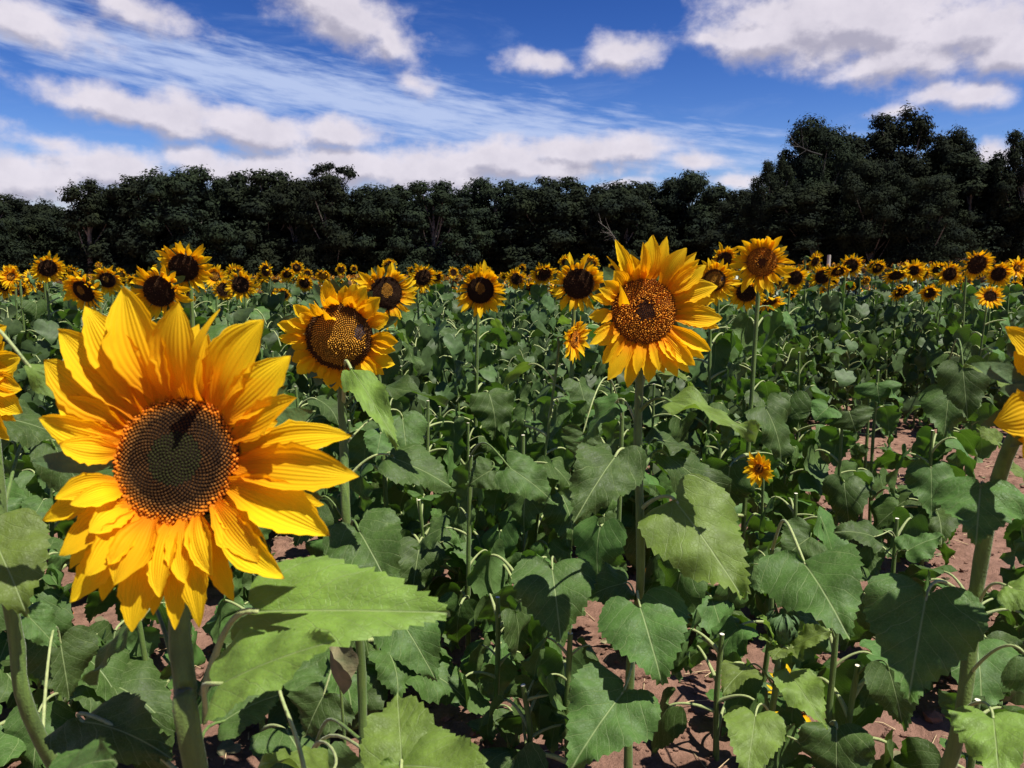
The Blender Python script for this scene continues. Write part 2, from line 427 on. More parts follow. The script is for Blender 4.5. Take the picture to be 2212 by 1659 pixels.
# ------------------------------------------------------------------ leaf blades
HEART = np.array([(0, 0), (-.09, .07), (-.17, .20), (-.15, .34), (-.04, .45), (.12, .50), (.30, .46), (.50, .35), (.70, .21), (.87, .085), (1, 0)])
LANCE = np.array([(0, 0), (-.01, .08), (.00, .22), (.06, .36), (.16, .46), (.28, .50), (.44, .46), (.62, .35), (.80, .20), (.92, .09), (1, 0)])

def blade(L, Wd, shape=1.0, bend=0.6, fold=0.25, wave=0.05, N=40, sN=4, rng=None, teeth=0.02, twist=0.0):
    """blade along +X from the petiole, normal +Z, bending down; returns verts, faces, uv"""
    rng = rng or np.random.RandomState(0)
    E = spline(LANCE * (1 - shape) + HEART * shape, N)
    Mx = np.linspace(0, 1, N) ** 1.15
    if teeth:
        T = np.gradient(E, axis=0); nn = np.stack([-T[:, 1], T[:, 0]], 1); nn /= np.linalg.norm(nn, axis=1)[:, None] + 1e-9
        am = np.zeros(N); am[3:-2:2] = teeth * rng.uniform(.6, 1.4, len(am[3:-2:2]))
        tooth = nn * am[:, None] + np.stack([am * 0.8, am * 0], 1)
    else: tooth = 0
    ph, ph2, k1, k2 = rng.uniform(0, 6.28, 4)
    fr = rng.uniform(5, 9)
    V = []; UV = []
    for side in (-1, 1):
        Ef = E + tooth
        for j in range(N):
            for i in range(sN + 1):
                s = (i / sN) if i < sN else 1.0
                s = s ** 0.9
                ex, ey = (Ef[j] if i == sN else E[j])
                x = Mx[j] * (1 - s) + ex * s
                y = side * ey * s * Wd / L
                V.append((x, y, s, side)); UV.append((x, 0.5 + side * ey * s))
    V = np.array(V)
    x, y, s = V[:, 0], V[:, 1], V[:, 2]
    sd_ = V[:, 3]
    z = fold * np.abs(y) * (1 - 0.5 * s) + wave * s * s * np.sin(fr * x + ph + sd_ * k1) + wave * 0.55 * s * np.sin(2.3 * fr * x + ph2 + sd_ * 2)
    ay = np.abs(y)
    z += 0.006 * np.abs(np.sin(math.pi * (x * 5.2 - ay * 4))) * np.minimum(1, s * 3)
    z -= 0.35 * y * y * rng.uniform(0, 2.0)
    # bend along x
    th = bend
    xx = np.maximum(x, -0.3)
    if abs(th) > 1e-3:
        X = np.sin(th * xx) / th; Zc = -(1 - np.cos(th * xx)) / th
    else: X = xx; Zc = 0 * xx
    nx_, nz_ = np.sin(th * xx), np.cos(th * xx)
    tw = twist * xx
    y2 = y * np.cos(tw) - z * np.sin(tw); z2 = y * np.sin(tw) + z * np.cos(tw)
    Vf = np.stack([X + nx_ * z2, y2, Zc + nz_ * z2], 1) * L
    half = N * (sN + 1)
    f = grid_faces(sN + 1, N)
    F = [tuple(reversed([q + half for q in qd])) for qd in f]
    F = [tuple(q) for q in f] + [tuple(q + half for q in reversed(qd)) for qd in f]
    # side -1: y negative increases with i to -y ; orientation fix so that normal is +Z
    def ndir(q): 
        a, b, c = V[q[0]][:2], V[q[1]][:2], V[q[2]][:2]
        return (b[0] - a[0]) * (c[1] - a[1]) - (b[1] - a[1]) * (c[0] - a[0])
    mid = (N // 2) * sN + 1
    if ndir(f[mid]) < 0: F[:len(f)] = [tuple(reversed(q)) for q in F[:len(f)]]
    if ndir(F[len(f) + mid]) < 0: F[len(f):] = [tuple(reversed(q)) for q in F[len(f):]]
    # weld midrib
    m = np.arange(len(Vf))
    for j in range(N): m[half + j * (sN + 1)] = j * (sN + 1)
    keep = np.unique(m); rm = {k: i for i, k in enumerate(keep)}
    F = [tuple(rm[m[q]] for q in fc) for fc in F]
    return Vf[keep], F, np.array(UV)[keep]

class LeafKit:
    """petiole + blade in leaf-local space: origin at the stem, +X outward, blade length 1"""
    def __init__(s, seed, lod, shape=1.0, young=False):
        r = np.random.RandomState(seed)
        pl = r.uniform(.45, .8); up_ = r.uniform(.15, .75)
        th = r.uniform(0.2, 1.55)                      # droop of the blade where it leaves the petiole
        end = np.array([pl, 0, up_ * pl])
        pts = bez(np.zeros(3), np.array([pl * .35, 0, up_ * pl * .9]), np.array([pl * .75, 0, up_ * pl * 1.35]), end, 9 if lod < 2 else 4)
        wd = r.uniform(.78, 1.05) if shape > .5 else r.uniform(.4, .6)
        N, sN = ((34, 4), (18, 2), (9, 1))[lod]
        V, F, UV = blade(1.0, wd, shape, bend=r.uniform(.2, 1.4), fold=r.uniform(-.25, .6), wave=r.uniform(.05, .12), N=N, sN=sN, rng=r, teeth=(.028, .036, .02)[lod], twist=r.uniform(-.8, .8))
        c, sn = math.cos(th), math.sin(th)
        Rm = np.array([[c, 0, sn], [0, 1, 0], [-sn, 0, c]])
        roll = r.uniform(-.35, .35); Rr = np.array([[1, 0, 0], [0, math.cos(roll), -math.sin(roll)], [0, math.sin(roll), math.cos(roll)]])
        s.bV = V @ (Rm @ Rr).T + end; s.bF = F; s.bUV = UV
        s.pp = pts; s.lod = lod
        mb = MB(); mb.add(s.bV, F, UV)
        pm = MB(); tube(pm, pts, [.035, .022, .020], 6 if lod < 2 else 4)
        s.mat = M_YLEAF if young else (M_LEAF if lod < 2 else M_FLEAF)
        if lod < 2:
            s.mesh = mb.mesh('leaf', s.mat); s.pmesh = pm.mesh('petiole', M_PETIOLE)
        s.pm = pm
K0 = [LeafKit(100 + i, 0, (1.0, .85, .6, 1.0)[i % 4]) for i in range(14)]
K0L = [LeafKit(140 + i, 0, 0.2, True) for i in range(4)]
K1 = [LeafKit(200 + i, 1, (1.0, .8, .55, 1.0)[i % 4]) for i in range(14)]
K2 = [LeafKit(300 + i, 2, (1.0, .7)[i % 2]) for i in range(12)]

def put_leaf(parent, kit, loc, az, size, roll=0.0, tilt=0.0):
    M = Matrix.Translation(Vector(loc)) @ Matrix.Rotation(az, 4, 'Z') @ Matrix.Rotation(tilt, 4, 'Y') @ Matrix.Rotation(roll, 4, 'X') @ Matrix.Scale(size, 4)
    l = obj('leaf', kit.mesh, parent, mat=M)
    obj('petiole', kit.pmesh, l)
    return l

# ------------------------------------------------------------------ petals
WT = np.array([0, .08, .2, .35, .5, .65, .78, .88, .95, 1.0])
WW = np.array([.34, .46, .70, .93, 1., .90, .66, .40, .19, .02])
def petal_geo(B, T, nor, Wd, h=0.1, side=0.0, cup=0.25, twist=0.0, nu=7, nv=15, rng=None):
    """petal from B to T, face direction nor, bulge h (fraction of the length), side bow"""
    B = np.asarray(B, float); T = np.asarray(T, float)
    L = np.linalg.norm(T - B); ax = nrm(T - B); nor = nrm(nor - ax * np.dot(nor, ax)); sdv = np.cross(ax, nor)
    t = np.linspace(0, 1, nv)
    c1 = B + ax * L * .35 + nor * L * h * 1.3 + sdv * L * side; c2 = B + ax * L * .7 + nor * L * h * .9 + sdv * L * side * 1.2
    C = bez(B, c1, c2, T, nv)
    tan = np.gradient(C, axis=0); tan /= np.linalg.norm(tan, axis=1)[:, None]
    wv = np.interp(t, WT, WW) * Wd / 2
    rng = rng or np.random.RandomState(1)
    asym = rng.uniform(-.16, .16); ph = rng.uniform(0, 6.28); kr = rng.uniform(.05, .13); eL = 1 + .07 * rng.normal(size=nv); eR = 1 + .07 * rng.normal(size=nv); kk_ = rng.uniform(4.5, 8.0)
    V = []; UV = []
    for j in range(nv):
        n0 = nrm(nor - tan[j] * np.dot(nor, tan[j])); s0 = np.cross(tan[j], n0)
        a = twist * t[j]
        s1 = s0 * math.cos(a) + n0 * math.sin(a); n1 = np.cross(s1, tan[j])
        if np.dot(n1, n0) < 0 and abs(a) < 1.5: n1 = -n1
        for i in range(nu):
            u = i / (nu - 1) * 2 - 1
            z = cup * wv[j] * (u * u - .3) + kr * Wd * math.cos(u * kk_ + asym * 9) * min(1, t[j] * 4) * (1 - t[j] ** 3) * .5 + .04 * Wd * math.sin(ph + 7 * t[j]) * u
            V.append(C[j] + s1 * (wv[j] * (u * (eL[j] if u < -.9 else (eR[j] if u > .9 else 1)) + asym * math.sin(3.1 * t[j]))) + n1 * z)
            UV.append((i / (nu - 1), t[j]))
    return np.array(V), grid_faces(nu, nv), np.array(UV)

# ------------------------------------------------------------------ disc with florets
def fbm2(x, y, s): return value_noise(x * 3 + 9, y * 3 + 5, s) * .6 + value_noise(x * 7 + 3, y * 7 + 1, s + 1) * .4

def disc_geo(mb, Rd, n, style, rng, dome=0.28, ns=4):
    """local frame: +Z is the face direction, centre at the origin"""
    nr, na = 10, 28
    V = [(0, 0, dome * Rd)]; C = []
    def dz(r): return dome * Rd * (1 - r * r) ** 0.8 * (1.0) - (0.0 if style != 'dark' else 0.10 * Rd * math.exp(-(r / .25) ** 2))
    V = [(0, 0, dz(0))]
    for j in range(1, nr + 1):
        r = j / nr
        for k in range(na):
            a = 2 * math.pi * k / na; V.append((Rd * r * math.cos(a), Rd * r * math.sin(a), dz(r)))
    F = [(0, 1 + k, 1 + (k + 1) % na) for k in range(na)]
    for j in range(nr - 1):
        for k in range(na):
            F.append((1 + j * na + k, 1 + (j + 1) * na + k, 1 + (j + 1) * na + (k + 1) % na, 1 + j * na + (k + 1) % na))
    V = np.array(V); mb.add(V, F, col=np.tile({'orange': [.14, .045, .010], 'ochre': [.12, .055, .012]}.get(style, [.018, .011, .008]), (len(V), 1)))
    ga = math.pi * (3 - math.sqrt(5)); cell = Rd * math.sqrt(1 / n) * 1.75
    for i in range(n):
        r = math.sqrt((i + .5) / n); a = i * ga
        x, y = r * math.cos(a), r * math.sin(a)
        v = rng.uniform(.75, 1.25); nz = fbm2(x * 2, y * 2, 11)
        hgt = cell * 1.0; wd = cell * .47; lean = rng.normal(0, .12, 2)
        if style == 'green':          # dark green middle, orange-tipped outer florets
            if r < .42: c = np.array([.028, .031, .008]); hgt *= .45
            elif r < .72: c = np.array([.060, .028, .008]) * (0.5 + 1.0 * nz); hgt *= .6
            else: c = np.array([.13, .065, .02]) * (1 - (r - .72) / .28) + np.array([.5, .16, .014]) * (r - .72) / .28; hgt *= .8
            if r > .88: c = np.array([.62, .19, .014]); hgt *= 1.6; wd *= 1.15; lean += rng.normal(0, .25, 2)
        elif style == 'orange':       # open fuzzy orange florets round a black-brown middle
            if r < .26 + .06 * (nz - .5): c = np.array([.020, .014, .012]); hgt *= .5
            elif r < .93: c = np.array([.66, .25, .022]) * (.6 + .8 * nz); hgt *= rng.uniform(1.1, 1.8); wd *= .85; lean += rng.normal(0, .35, 2)
            else: c = np.array([.30, .12, .02]); hgt *= 1.2
            if .26 < r < .40 and rng.rand() < .4: c = np.array([.04, .02, .012]); hgt *= .6
        elif style == 'ochre':        # ochre dome, brown rim, black seeds laid bare in a gap
            gap = (x - .66) ** 2 / .022 + (y - .16) ** 2 / .06 < 1 + .9 * (nz - .5)
            if gap: c = np.array([.055, .05, .06]) * rng.uniform(.4, 2.0); hgt *= .25; wd *= 1.1
            elif r < .80 + .12 * (nz - .5): c = np.array([.56, .27, .030]) * (.75 + .5 * nz); hgt *= .9 if y > .0 else rng.uniform(1., 2.)
            else: c = np.array([.10, .045, .016]); hgt *= rng.uniform(1.0, 1.6)
        elif style == 'patch':        # dark disc with an ochre patch of pollen
            c = np.array([.055, .028, .014])
            if (x + .05) ** 2 / .10 + (y - .22) ** 2 / .20 < 1 + .8 * (nz - .5): c = np.array([.46, .22, .03])
            if r > .85: hgt *= 1.4
        else:                         # dark brown seed head
            c = np.array([.062, .030, .013]) * (.7 + .7 * nz)
            if r > .85: c = np.array([.09, .042, .014]); hgt *= 1.5
            if rng.rand() < .05: c = c * 3
        nor = nrm([x * dome * 1.2, y * dome * 1.2, 1]); tx = nrm(np.cross([0, 1, 0], nor)); ty = np.cross(nor, tx)
        o = np.array([x * Rd, y * Rd, dz(r)])
        ca, sa = math.cos(a), math.sin(a)
        ex = tx * ca + ty * sa; ey = -tx * sa + ty * ca
        lv = ex * lean[0] + ey * lean[1]
        q = []
        for (k1, k2) in ((1, 0), (0, 1), (-1, 0), (0, -1)): q.append(o + (ex * k1 + ey * k2) * wd)
        for (k1, k2) in ((1, 0), (0, 1), (-1, 0), (0, -1)): q.append(o + (ex * k1 + ey * k2) * wd * .75 + (nor + lv * .6) * hgt * .7)
        q.append(o + (nor + lv) * hgt)
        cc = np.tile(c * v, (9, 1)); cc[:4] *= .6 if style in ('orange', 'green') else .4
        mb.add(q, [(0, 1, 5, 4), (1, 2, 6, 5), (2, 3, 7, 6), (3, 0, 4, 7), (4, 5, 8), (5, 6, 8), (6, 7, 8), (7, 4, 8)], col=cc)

def calyx_geo(mb, Rd, rng, n=20, big=1.0, back=0.55, lod=0):
    """green back of the head and its ring of pointed bracts, local frame"""
    prof = [(1.03, 0.0), (1.02, -.12), (.85, -.30), (.55, -back * .85), (.25, -back), (.14, -back * 1.15)]
    na = 20 if lod == 0 else 10
    V = []
    for (r, z) in prof:
        for k in range(na):
            a = 2 * math.pi * k / na; V.append((Rd * r * math.cos(a), Rd * r * math.sin(a), Rd * z))
    F = [(j * na + k, (j + 1) * na + k, (j + 1) * na + (k + 1) % na, j * na + (k + 1) % na) for j in range(len(prof) - 1) for k in range(na)]
    mb.add(V, F)
    for k in range(n):
        a = 2 * math.pi * (k + rng.uniform(-.3, .3)) / n
        d = np.array([math.cos(a), math.sin(a), 0]); L = Rd * rng.uniform(.55, 1.0) * big
        B = d * Rd * .92 + np.array([0, 0, -Rd * .16]); T = B + d * L + np.array([0, 0, Rd * rng.uniform(-.25, .25)])
        v, f, uv = petal_geo(B, T, np.array([0, 0, 1.0]), Rd * rng.uniform(.38, .5), h=-.08, cup=.2, twist=rng.uniform(-.3, .3), nu=3, nv=7, rng=rng)
        # broad base, long point
        mb.add(v, f, uv)

def face_frame(yaw, pitch, roll=0.0):
    """rotation taking local +Z to the direction the flower faces; yaw>0 looks to picture right, pitch>0 up"""
    y, p = R(yaw), R(pitch)
    z = np.array([math.sin(y) * math.cos(p), -math.cos(y) * math.cos(p), math.sin(p)])
    x = nrm(np.cross([0, 0, 1.0], z)) ; yv = np.cross(z, x)
    M = np.stack([x, yv, z], 1)
    c, s = math.cos(R(roll)), math.sin(R(roll))
    return M @ np.array([[c, -s, 0], [s, c, 0], [0, 0, 1]])

# shared petal meshes (unit length, base at origin, along +X, normal +Z)
PET = []
_r = np.random.RandomState(5)
for i in range(10):
    mb = MB()
    if i < 7: v, f, uv = petal_geo((0, 0, 0), (1, 0, _r.uniform(-.15, .3)), np.array([0, 0, 1.]), _r.uniform(.26, .36), h=_r.uniform(-.05, .22), side=_r.uniform(-.1, .1), cup=_r.uniform(.1, .5), twist=_r.uniform(-.5, .5), nu=5, nv=11, rng=_r)
    else: v, f, uv = petal_geo((0, 0, 0), (.6, _r.uniform(-.2, .2), .5), np.array([-.3, 0, 1.]), _r.uniform(.28, .36), h=-.25, side=_r.uniform(-.2, .2), cup=.5, twist=_r.uniform(-1.4, 1.4), nu=5, nv=11, rng=_r)
    mb.add(v, f, uv); PET.append(mb.mesh('petal', M_PETAL))

DISC_MESH = {}
def disc_mesh(style, lod):
    k = (style, lod)
    if k not in DISC_MESH:
        mb = MB(); disc_geo(mb, 1.0, (620, 260, 90)[lod], style, np.random.RandomState(hash(style) % 97 if False else len(style) * 7 + lod))
        DISC_MESH[k] = mb.mesh('flower_disc', M_DISC, smooth=False, color=True)
    return DISC_MESH[k]
CALYX = []
for i in range(3):
    mb = MB(); calyx_geo(mb, 1.0, np.random.RandomState(60 + i), n=18, lod=i // 2); CALYX.append(mb.mesh('calyx', M_BRACT))

RING = []
def ring_mesh(seed, lod=1):
    """one mesh of ray petals round a disc of radius 1, for heads too small to show single petals"""
    r = np.random.RandomState(seed); mb = MB(); n = 32 if lod == 1 else 15
    Lm = r.uniform(.75, 1.0)
    for lay in range(2 if lod == 1 else 1):
        for k in range(n if lay == 0 else int(n * .7)):
            a = 2 * math.pi * (k + r.uniform(-.4, .4)) / (n if lay == 0 else int(n * .7)) 
            d = np.array([math.cos(a), math.sin(a), 0]); L = Lm * r.uniform(.6, 1.2)
            fl = r.uniform(.4, 1.7) if (math.sin(a) > .1 and r.rand() < .4) else r.uniform(-.25, .45)
            B = d * .92; T = B + d * L * math.cos(fl) + np.array([r.uniform(-.1, .1), 0, L * math.sin(fl) - .05 * lay])
            nu, nv = (4, 8) if lod == 1 else (3, 4)
            v, f, uv = petal_geo(B, T, np.array([0, 0, 1.]), r.uniform(.26, .38), h=r.uniform(-.1, .2), cup=.3, twist=r.uniform(-.8, .8), nu=nu, nv=nv, rng=r)
            mb.add(v, f, uv)
    return mb
RING1 = [ring_mesh(70 + i).mesh('petal_ring', M_PETAL) for i in range(8)]

def stem_pts(base, top, face, nod=0.09):
    """from the ground to the back of the head; the neck bends over towards the face direction"""
    base = np.asarray(base, float); top = np.asarray(top, float); face = nrm(face)
    mid = base * .5 + top * .5 + np.array([(-base + top)[0] * -.15, 0, 0])
    neck = top - face * 0.0
    c2 = top - face * nod * 1.3 + np.array([0, 0, -0.0])
    h = top[2] - base[2]
    return bez(base, base + np.array([0, 0, h * .45]), np.array([c2[0], c2[1], top[2] - h * .18]), top - face * .01, 26) if False else spline([base, base * .67 + np.array([c2[0], c2[1], 0]) * .33 + np.array([0, 0, (h * .33)]) , base * .33 + np.array([c2[0], c2[1], 0]) * .67 + np.array([0, 0, (h * .66 + base[2] * .33)]), np.array([c2[0], c2[1], top[2] - max(.06, nod * .9)]), c2 + np.array([0, 0, -.0]) , top], 26)

PHI = 2.39996
def dress(root, base, pts, rng, lod=0, n=8, size=.2, z0=.25, z1=.9, a0=0.0, skip=None, young=0):
    """leaves up the stem; pts are relative to base"""
    h = pts[-1][2]
    for i in range(n):
        f = z0 + (z1 - z0) * (i + rng.uniform(-.25, .25)) / max(1, n - 1)
        p = pts[int(np.argmin(np.abs(np.array([q[2] for q in pts[:-2]]) - f * h)))]
        az = a0 + i * PHI + rng.uniform(-.35, .35)
        sz = size * (1.15 - .55 * max(0, f - .45)) * rng.uniform(.55, 1.25)
        if f > .68 and math.sin(az) < .3: az += math.pi * .8
        if young and i >= n - young: kit = K0L[rng.randint(len(K0L))]; sz *= .7
        else: kit = (K0 if lod == 0 else K1)[rng.randint(14)]
        put_leaf(root, kit, p, az, sz, rng.uniform(-.25, .25), rng.uniform(-.25, .3))

def make_stem(root, pts, r0=.012, r1=.007, hairs=0, cut=False, rng=None, ns=10):
    mb = MB(); tube(mb, pts, [r0 * 1.15, r0, r0 * .95, r1], ns, ridge=.05, cap=1 if cut else None)
    if hairs:
        tan = np.gradient(pts, axis=0)
        n0 = int(len(pts) * .35)
        for _ in range(hairs):
            j = rng.randint(n0, len(pts) - 1); f = rng.rand()
            c = pts[j] * (1 - f) + pts[j + 1] * f; d = nrm(rng.normal(size=3)); t = nrm(tan[j]); d = nrm(d - t * np.dot(d, t))
            rr = np.interp(j / len(pts), [0, 1], [r0, r1])
            b = c + d * rr * .95; s = np.cross(d, t) * .00013
            tip = b + d * rng.uniform(.0018, .005) + t * rng.uniform(-.001, .001)
            mb.add([b - s, b + s, tip], [(0, 1, 2)])
    return obj('stem', mb.mesh('stem', [M_STEM, M_PITH]), root)

def make_head(root, c, yaw, pitch, diam, dr, style, rng, lod=0, roll=None, npet=30, calyx=True, messy=.25):
    """head at local point c; diam petal tip to tip, dr = disc radius / petal-tip radius"""
    Rd = diam / 2 * dr; Mx = face_frame(yaw, pitch, rng.uniform(-20, 20) if roll is None else roll)
    M = Matrix(Mx.tolist()).to_4x4(); M.translation = Vector(c)
    hd = obj('flower_disc', disc_mesh(style, lod if lod < 3 else 2), root, mat=M @ Matrix.Scale(Rd, 4))
    if calyx: obj('calyx', CALYX[0 if lod < 2 else 2], hd)
    pl = (1 / dr - .92)
    if lod <= 1:
        for k in range(npet):
            outer = k % 3 != 2
            a = 2 * math.pi * (k + rng.uniform(-.35, .35)) / npet
            worldup = Mx @ np.array([math.cos(a), math.sin(a), 0])
            if rng.rand() < messy and worldup[2] > .1: kit = PET[rng.randint(7, 10)]; tilt = rng.uniform(-.2, .3)
            else: kit = PET[rng.randint(7)]; tilt = rng.uniform(-.45, .25) - (0 if outer else .25)
            L = pl * rng.uniform(.68, 1.14) * (1 if outer else .82)
            Mp = Matrix.Rotation(a, 4, 'Z') @ Matrix.Translation((.93, 0, -.04 if outer else .02)) @ Matrix.Rotation(tilt, 4, 'Y') @ Matrix.Rotation(rng.uniform(-.3, .3), 4, 'X') @ Matrix.Rotation(rng.uniform(-.15, .15), 4, 'Z') @ Matrix.Scale(L, 4)
            obj('petal', kit, hd, mat=Mp)
    else:
        me = RING1[rng.randint(len(RING1))]
        obj('petal_ring', me, hd, mat=Matrix.Scale(1.0, 4))
    return hd

# ------------------------------------------------------------------ explicit leaf between picture points
def rel(p, base): return np.asarray(p) - np.asarray(base)

def placed_leaf(root, base, stem, A, T, Wpx, DA, DT=None, shape=1.0, fold=.32, wave=.055, bend=.7, up=.55, seed=0, young=False, start=None, label=None, flip=0.0, tw=None):
    """blade from petiole joint A to tip T (picture points at depths DA, DT), joined to the stem by a petiole"""
    DT = DT or DA
    a = P(A[0], A[1], DA); t = P(T[0], T[1], DT); L = np.linalg.norm(t - a) * 1.0
    Wd = Wpx * .93 / FV * (DA + DT) / 2
    r = np.random.RandomState(seed)
    bend_ = bend
    V, F, UV = blade(L * (1 + bend_ * bend_ / 24), Wd, shape, bend_, fold, wave * 1.5, 44, 6, r, .026, r.uniform(-.45, .45) if tw is None else tw)
    tipv = np.array([math.sin(bend_) / bend_, 0, -(1 - math.cos(bend_)) / bend_])
    # local frame whose chord is tipv
    cx = nrm(tipv); cy = np.array([0, 1., 0]); cz = np.cross(cx, cy)
    Lm = np.stack([cx, cy, cz], 1)
    X = nrm(t - a); tocam = nrm(CC - (a + t) / 2)
    N0 = nrm(tocam * (1 - up) + np.array([0, 0, 1.]) * up + np.cross(X, [0, 0, 1.]) * flip); Z = nrm(N0 - X * np.dot(N0, X)); Y = np.cross(Z, X)
    Wm = np.stack([X, Y, Z], 1)
    V = V @ Lm @ Wm.T + a
    mb = MB(); mb.add(rel(V, base), F, UV)
    l = obj('leaf', mb.mesh('leaf', M_YLEAF if young else M_LEAF), root)
    if label: l['label'] = label
    if start is not None: s0 = P(start[0], start[1], start[2])
    else:
        zz = [abs(q[2] + base[2] - (a[2] - .06)) for q in stem]; s0 = stem[int(np.argmin(zz))] + base
    dist = np.linalg.norm(a - s0)
    c1 = s0 + (a - s0) * .35 + np.array([0, 0, dist * .28]); c2 = a - X * dist * .28 + np.array([0, 0, dist * .1])
    pm = MB(); rr = max(.0022, min(.0045, L * .016)); tube(pm, rel(bez(s0, c1, c2, a + X * .004, 14), base), [rr * 1.4, rr, rr * .95], 8)
    obj('petiole', pm.mesh('petiole', M_PETIOLE if r.rand() < .6 else M_STEM), l)
    return l

# ------------------------------------------------------------------ the near sunflowers, petal by petal
def tip_plane(vx, vy, c, n):                    # where the sight line meets the head's plane
    d = ray(vx, vy); k = np.dot(c - CC, n) / np.dot(d, n); return CC + d * k

def hero(label, c, Mx, Rd, base, tips, style, n_flor, seed, dome=.28, stem=None, r0=.012, r1=.009, hairs=0, bracts=22, braL=1.0):
    rng = np.random.RandomState(seed)
    root = thing('sunflower', label, 'sunflower', tuple(base))
    M = Matrix(Mx.tolist()).to_4x4(); M.translation = Vector(rel(c, base))
    mb = MB(); disc_geo(mb, Rd, n_flor, style, rng, dome)
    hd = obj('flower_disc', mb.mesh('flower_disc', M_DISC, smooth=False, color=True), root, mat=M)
    mb = MB(); calyx_geo(mb, Rd, rng, n=bracts, big=braL); obj('calyx', mb.mesh('calyx', M_BRACT), hd)
    n = Mx[:, 2]
    for k, tp in enumerate(tips):
        tx, ty, wpx = tp[:3]; lift = tp[3] if len(tp) > 3 else 0.0; hb = tp[4] if len(tp) > 4 else .10; tw = tp[5] if len(tp) > 5 else rng.uniform(-.25, .25)
        T = tip_plane(tx, ty, c + n * lift * Rd, n)
        loc = Mx.T @ (T - c)
        a = math.atan2(loc[1], loc[0]) + (tp[6] if len(tp) > 6 else 0.0)
        B = np.array([math.cos(a), math.sin(a), 0]) * Rd * .95 + np.array([0, 0, -.03 * Rd + .035 * Rd * (k % 3)])
        D = np.dot(T - CC, CF)
        v, f, uv = petal_geo(B, loc, np.array([0, 0, 1.]), wpx * .95 / FV * D, h=hb, side=rng.uniform(-.06, .06), cup=rng.uniform(.15, .45), twist=tw, nu=9, nv=20, rng=rng)
        mb = MB(); mb.add(v, f, uv); obj('petal', mb.mesh('petal', M_PETAL), hd)
    pts = rel(spline(stem, 30), base)
    make_stem(root, pts, r0, r1, hairs, rng=rng, ns=16)
    return root, pts

# sunflower in the foreground, left
c1 = P(382, 992, .84); F1 = face_frame(-2, 19, 0); n1_ = F1[:, 2]; Rd1 = 137 / FV * .84
bk = c1 - n1_ * Rd1 * .5
base1 = np.array([bk[0] + .03, bk[1] + .05, 0.0])
tips1 = [(265, 618, 118, .55, .14), (185, 662, 100, .45, .12), (125, 712, 90, .35, .10), (95, 778, 105, .3, .12), (385, 655, 112, .7, .10), (335, 700, 80, .1, .05),
         (475, 668, 40, .9, .25, .9), (572, 690, 120, .5, .1), (630, 768, 100, .4, .1), (540, 760, 90, .2, .08), (600, 820, 90, .3, .1), (640, 860, 95, .9, -.05, .9),
         (760, 942, 78, .1, .06), (776, 1030, 105, .25, .12), (712, 1158, 110, .2, .10), (690, 1000, 70, 0, .05), (614, 1250, 85, .25, .12), (560, 1215, 75, .3, .1), (540, 1150, 70, .2, .1),
         (505, 1300, 62, -.1, .05), (460, 1245, 66, .35, .14), (430, 1358, 66, .1, .10), (378, 1360, 60, 0, .06), (400, 1260, 60, .3, .12), (345, 1290, 74, .35, .14), (285, 1365, 92, .1, .1),
         (245, 1265, 100, .4, .15), (185, 1245, 80, .45, .12), (150, 1302, 82, .1, .08), (130, 1200, 80, .35, .12), (190, 1150, 70, .5, .1), (92, 1125, 62, 0, .05), (118, 1078, 55, .5, .1),
         (150, 1090, 55, .6, .2), (128, 958, 72, .5, .22), (84, 903, 72, .45, .16), (120, 870, 80, .3, .1), (110, 830, 70, .1, .06), (300, 690, 80, -.2, .02), (450, 720, 80, .3, .1), (210, 740, 80, .2, .08), (155, 860, 70, -.1, .05), (430, 700, 60, -.2, .05), (520, 730, 60, -.1, .08), (600, 910, 60, .1, .1), (700, 1090, 60, -.1, .05), (580, 1190, 55, -.1, .05), (330, 1330, 60, -.1, .05), (220, 1300, 60, -.1, .05), (150, 1230, 55, -.1, .05)]
hero1, st1 = hero('largest sunflower, close up in the left foreground, dark green disc ringed with orange florets', c1, F1, Rd1, base1, tips1, 'green', 1150, 11, dome=.10,
    stem=[base1, base1 + np.array([.0, -.005, .35]), P(418, 1640, .88), P(400, 1480, .885), P(388, 1330, .89), bk + np.array([0, .012, -.03]), bk], r0=.0125, r1=.0115, hairs=2600, bracts=18, braL=1.5)
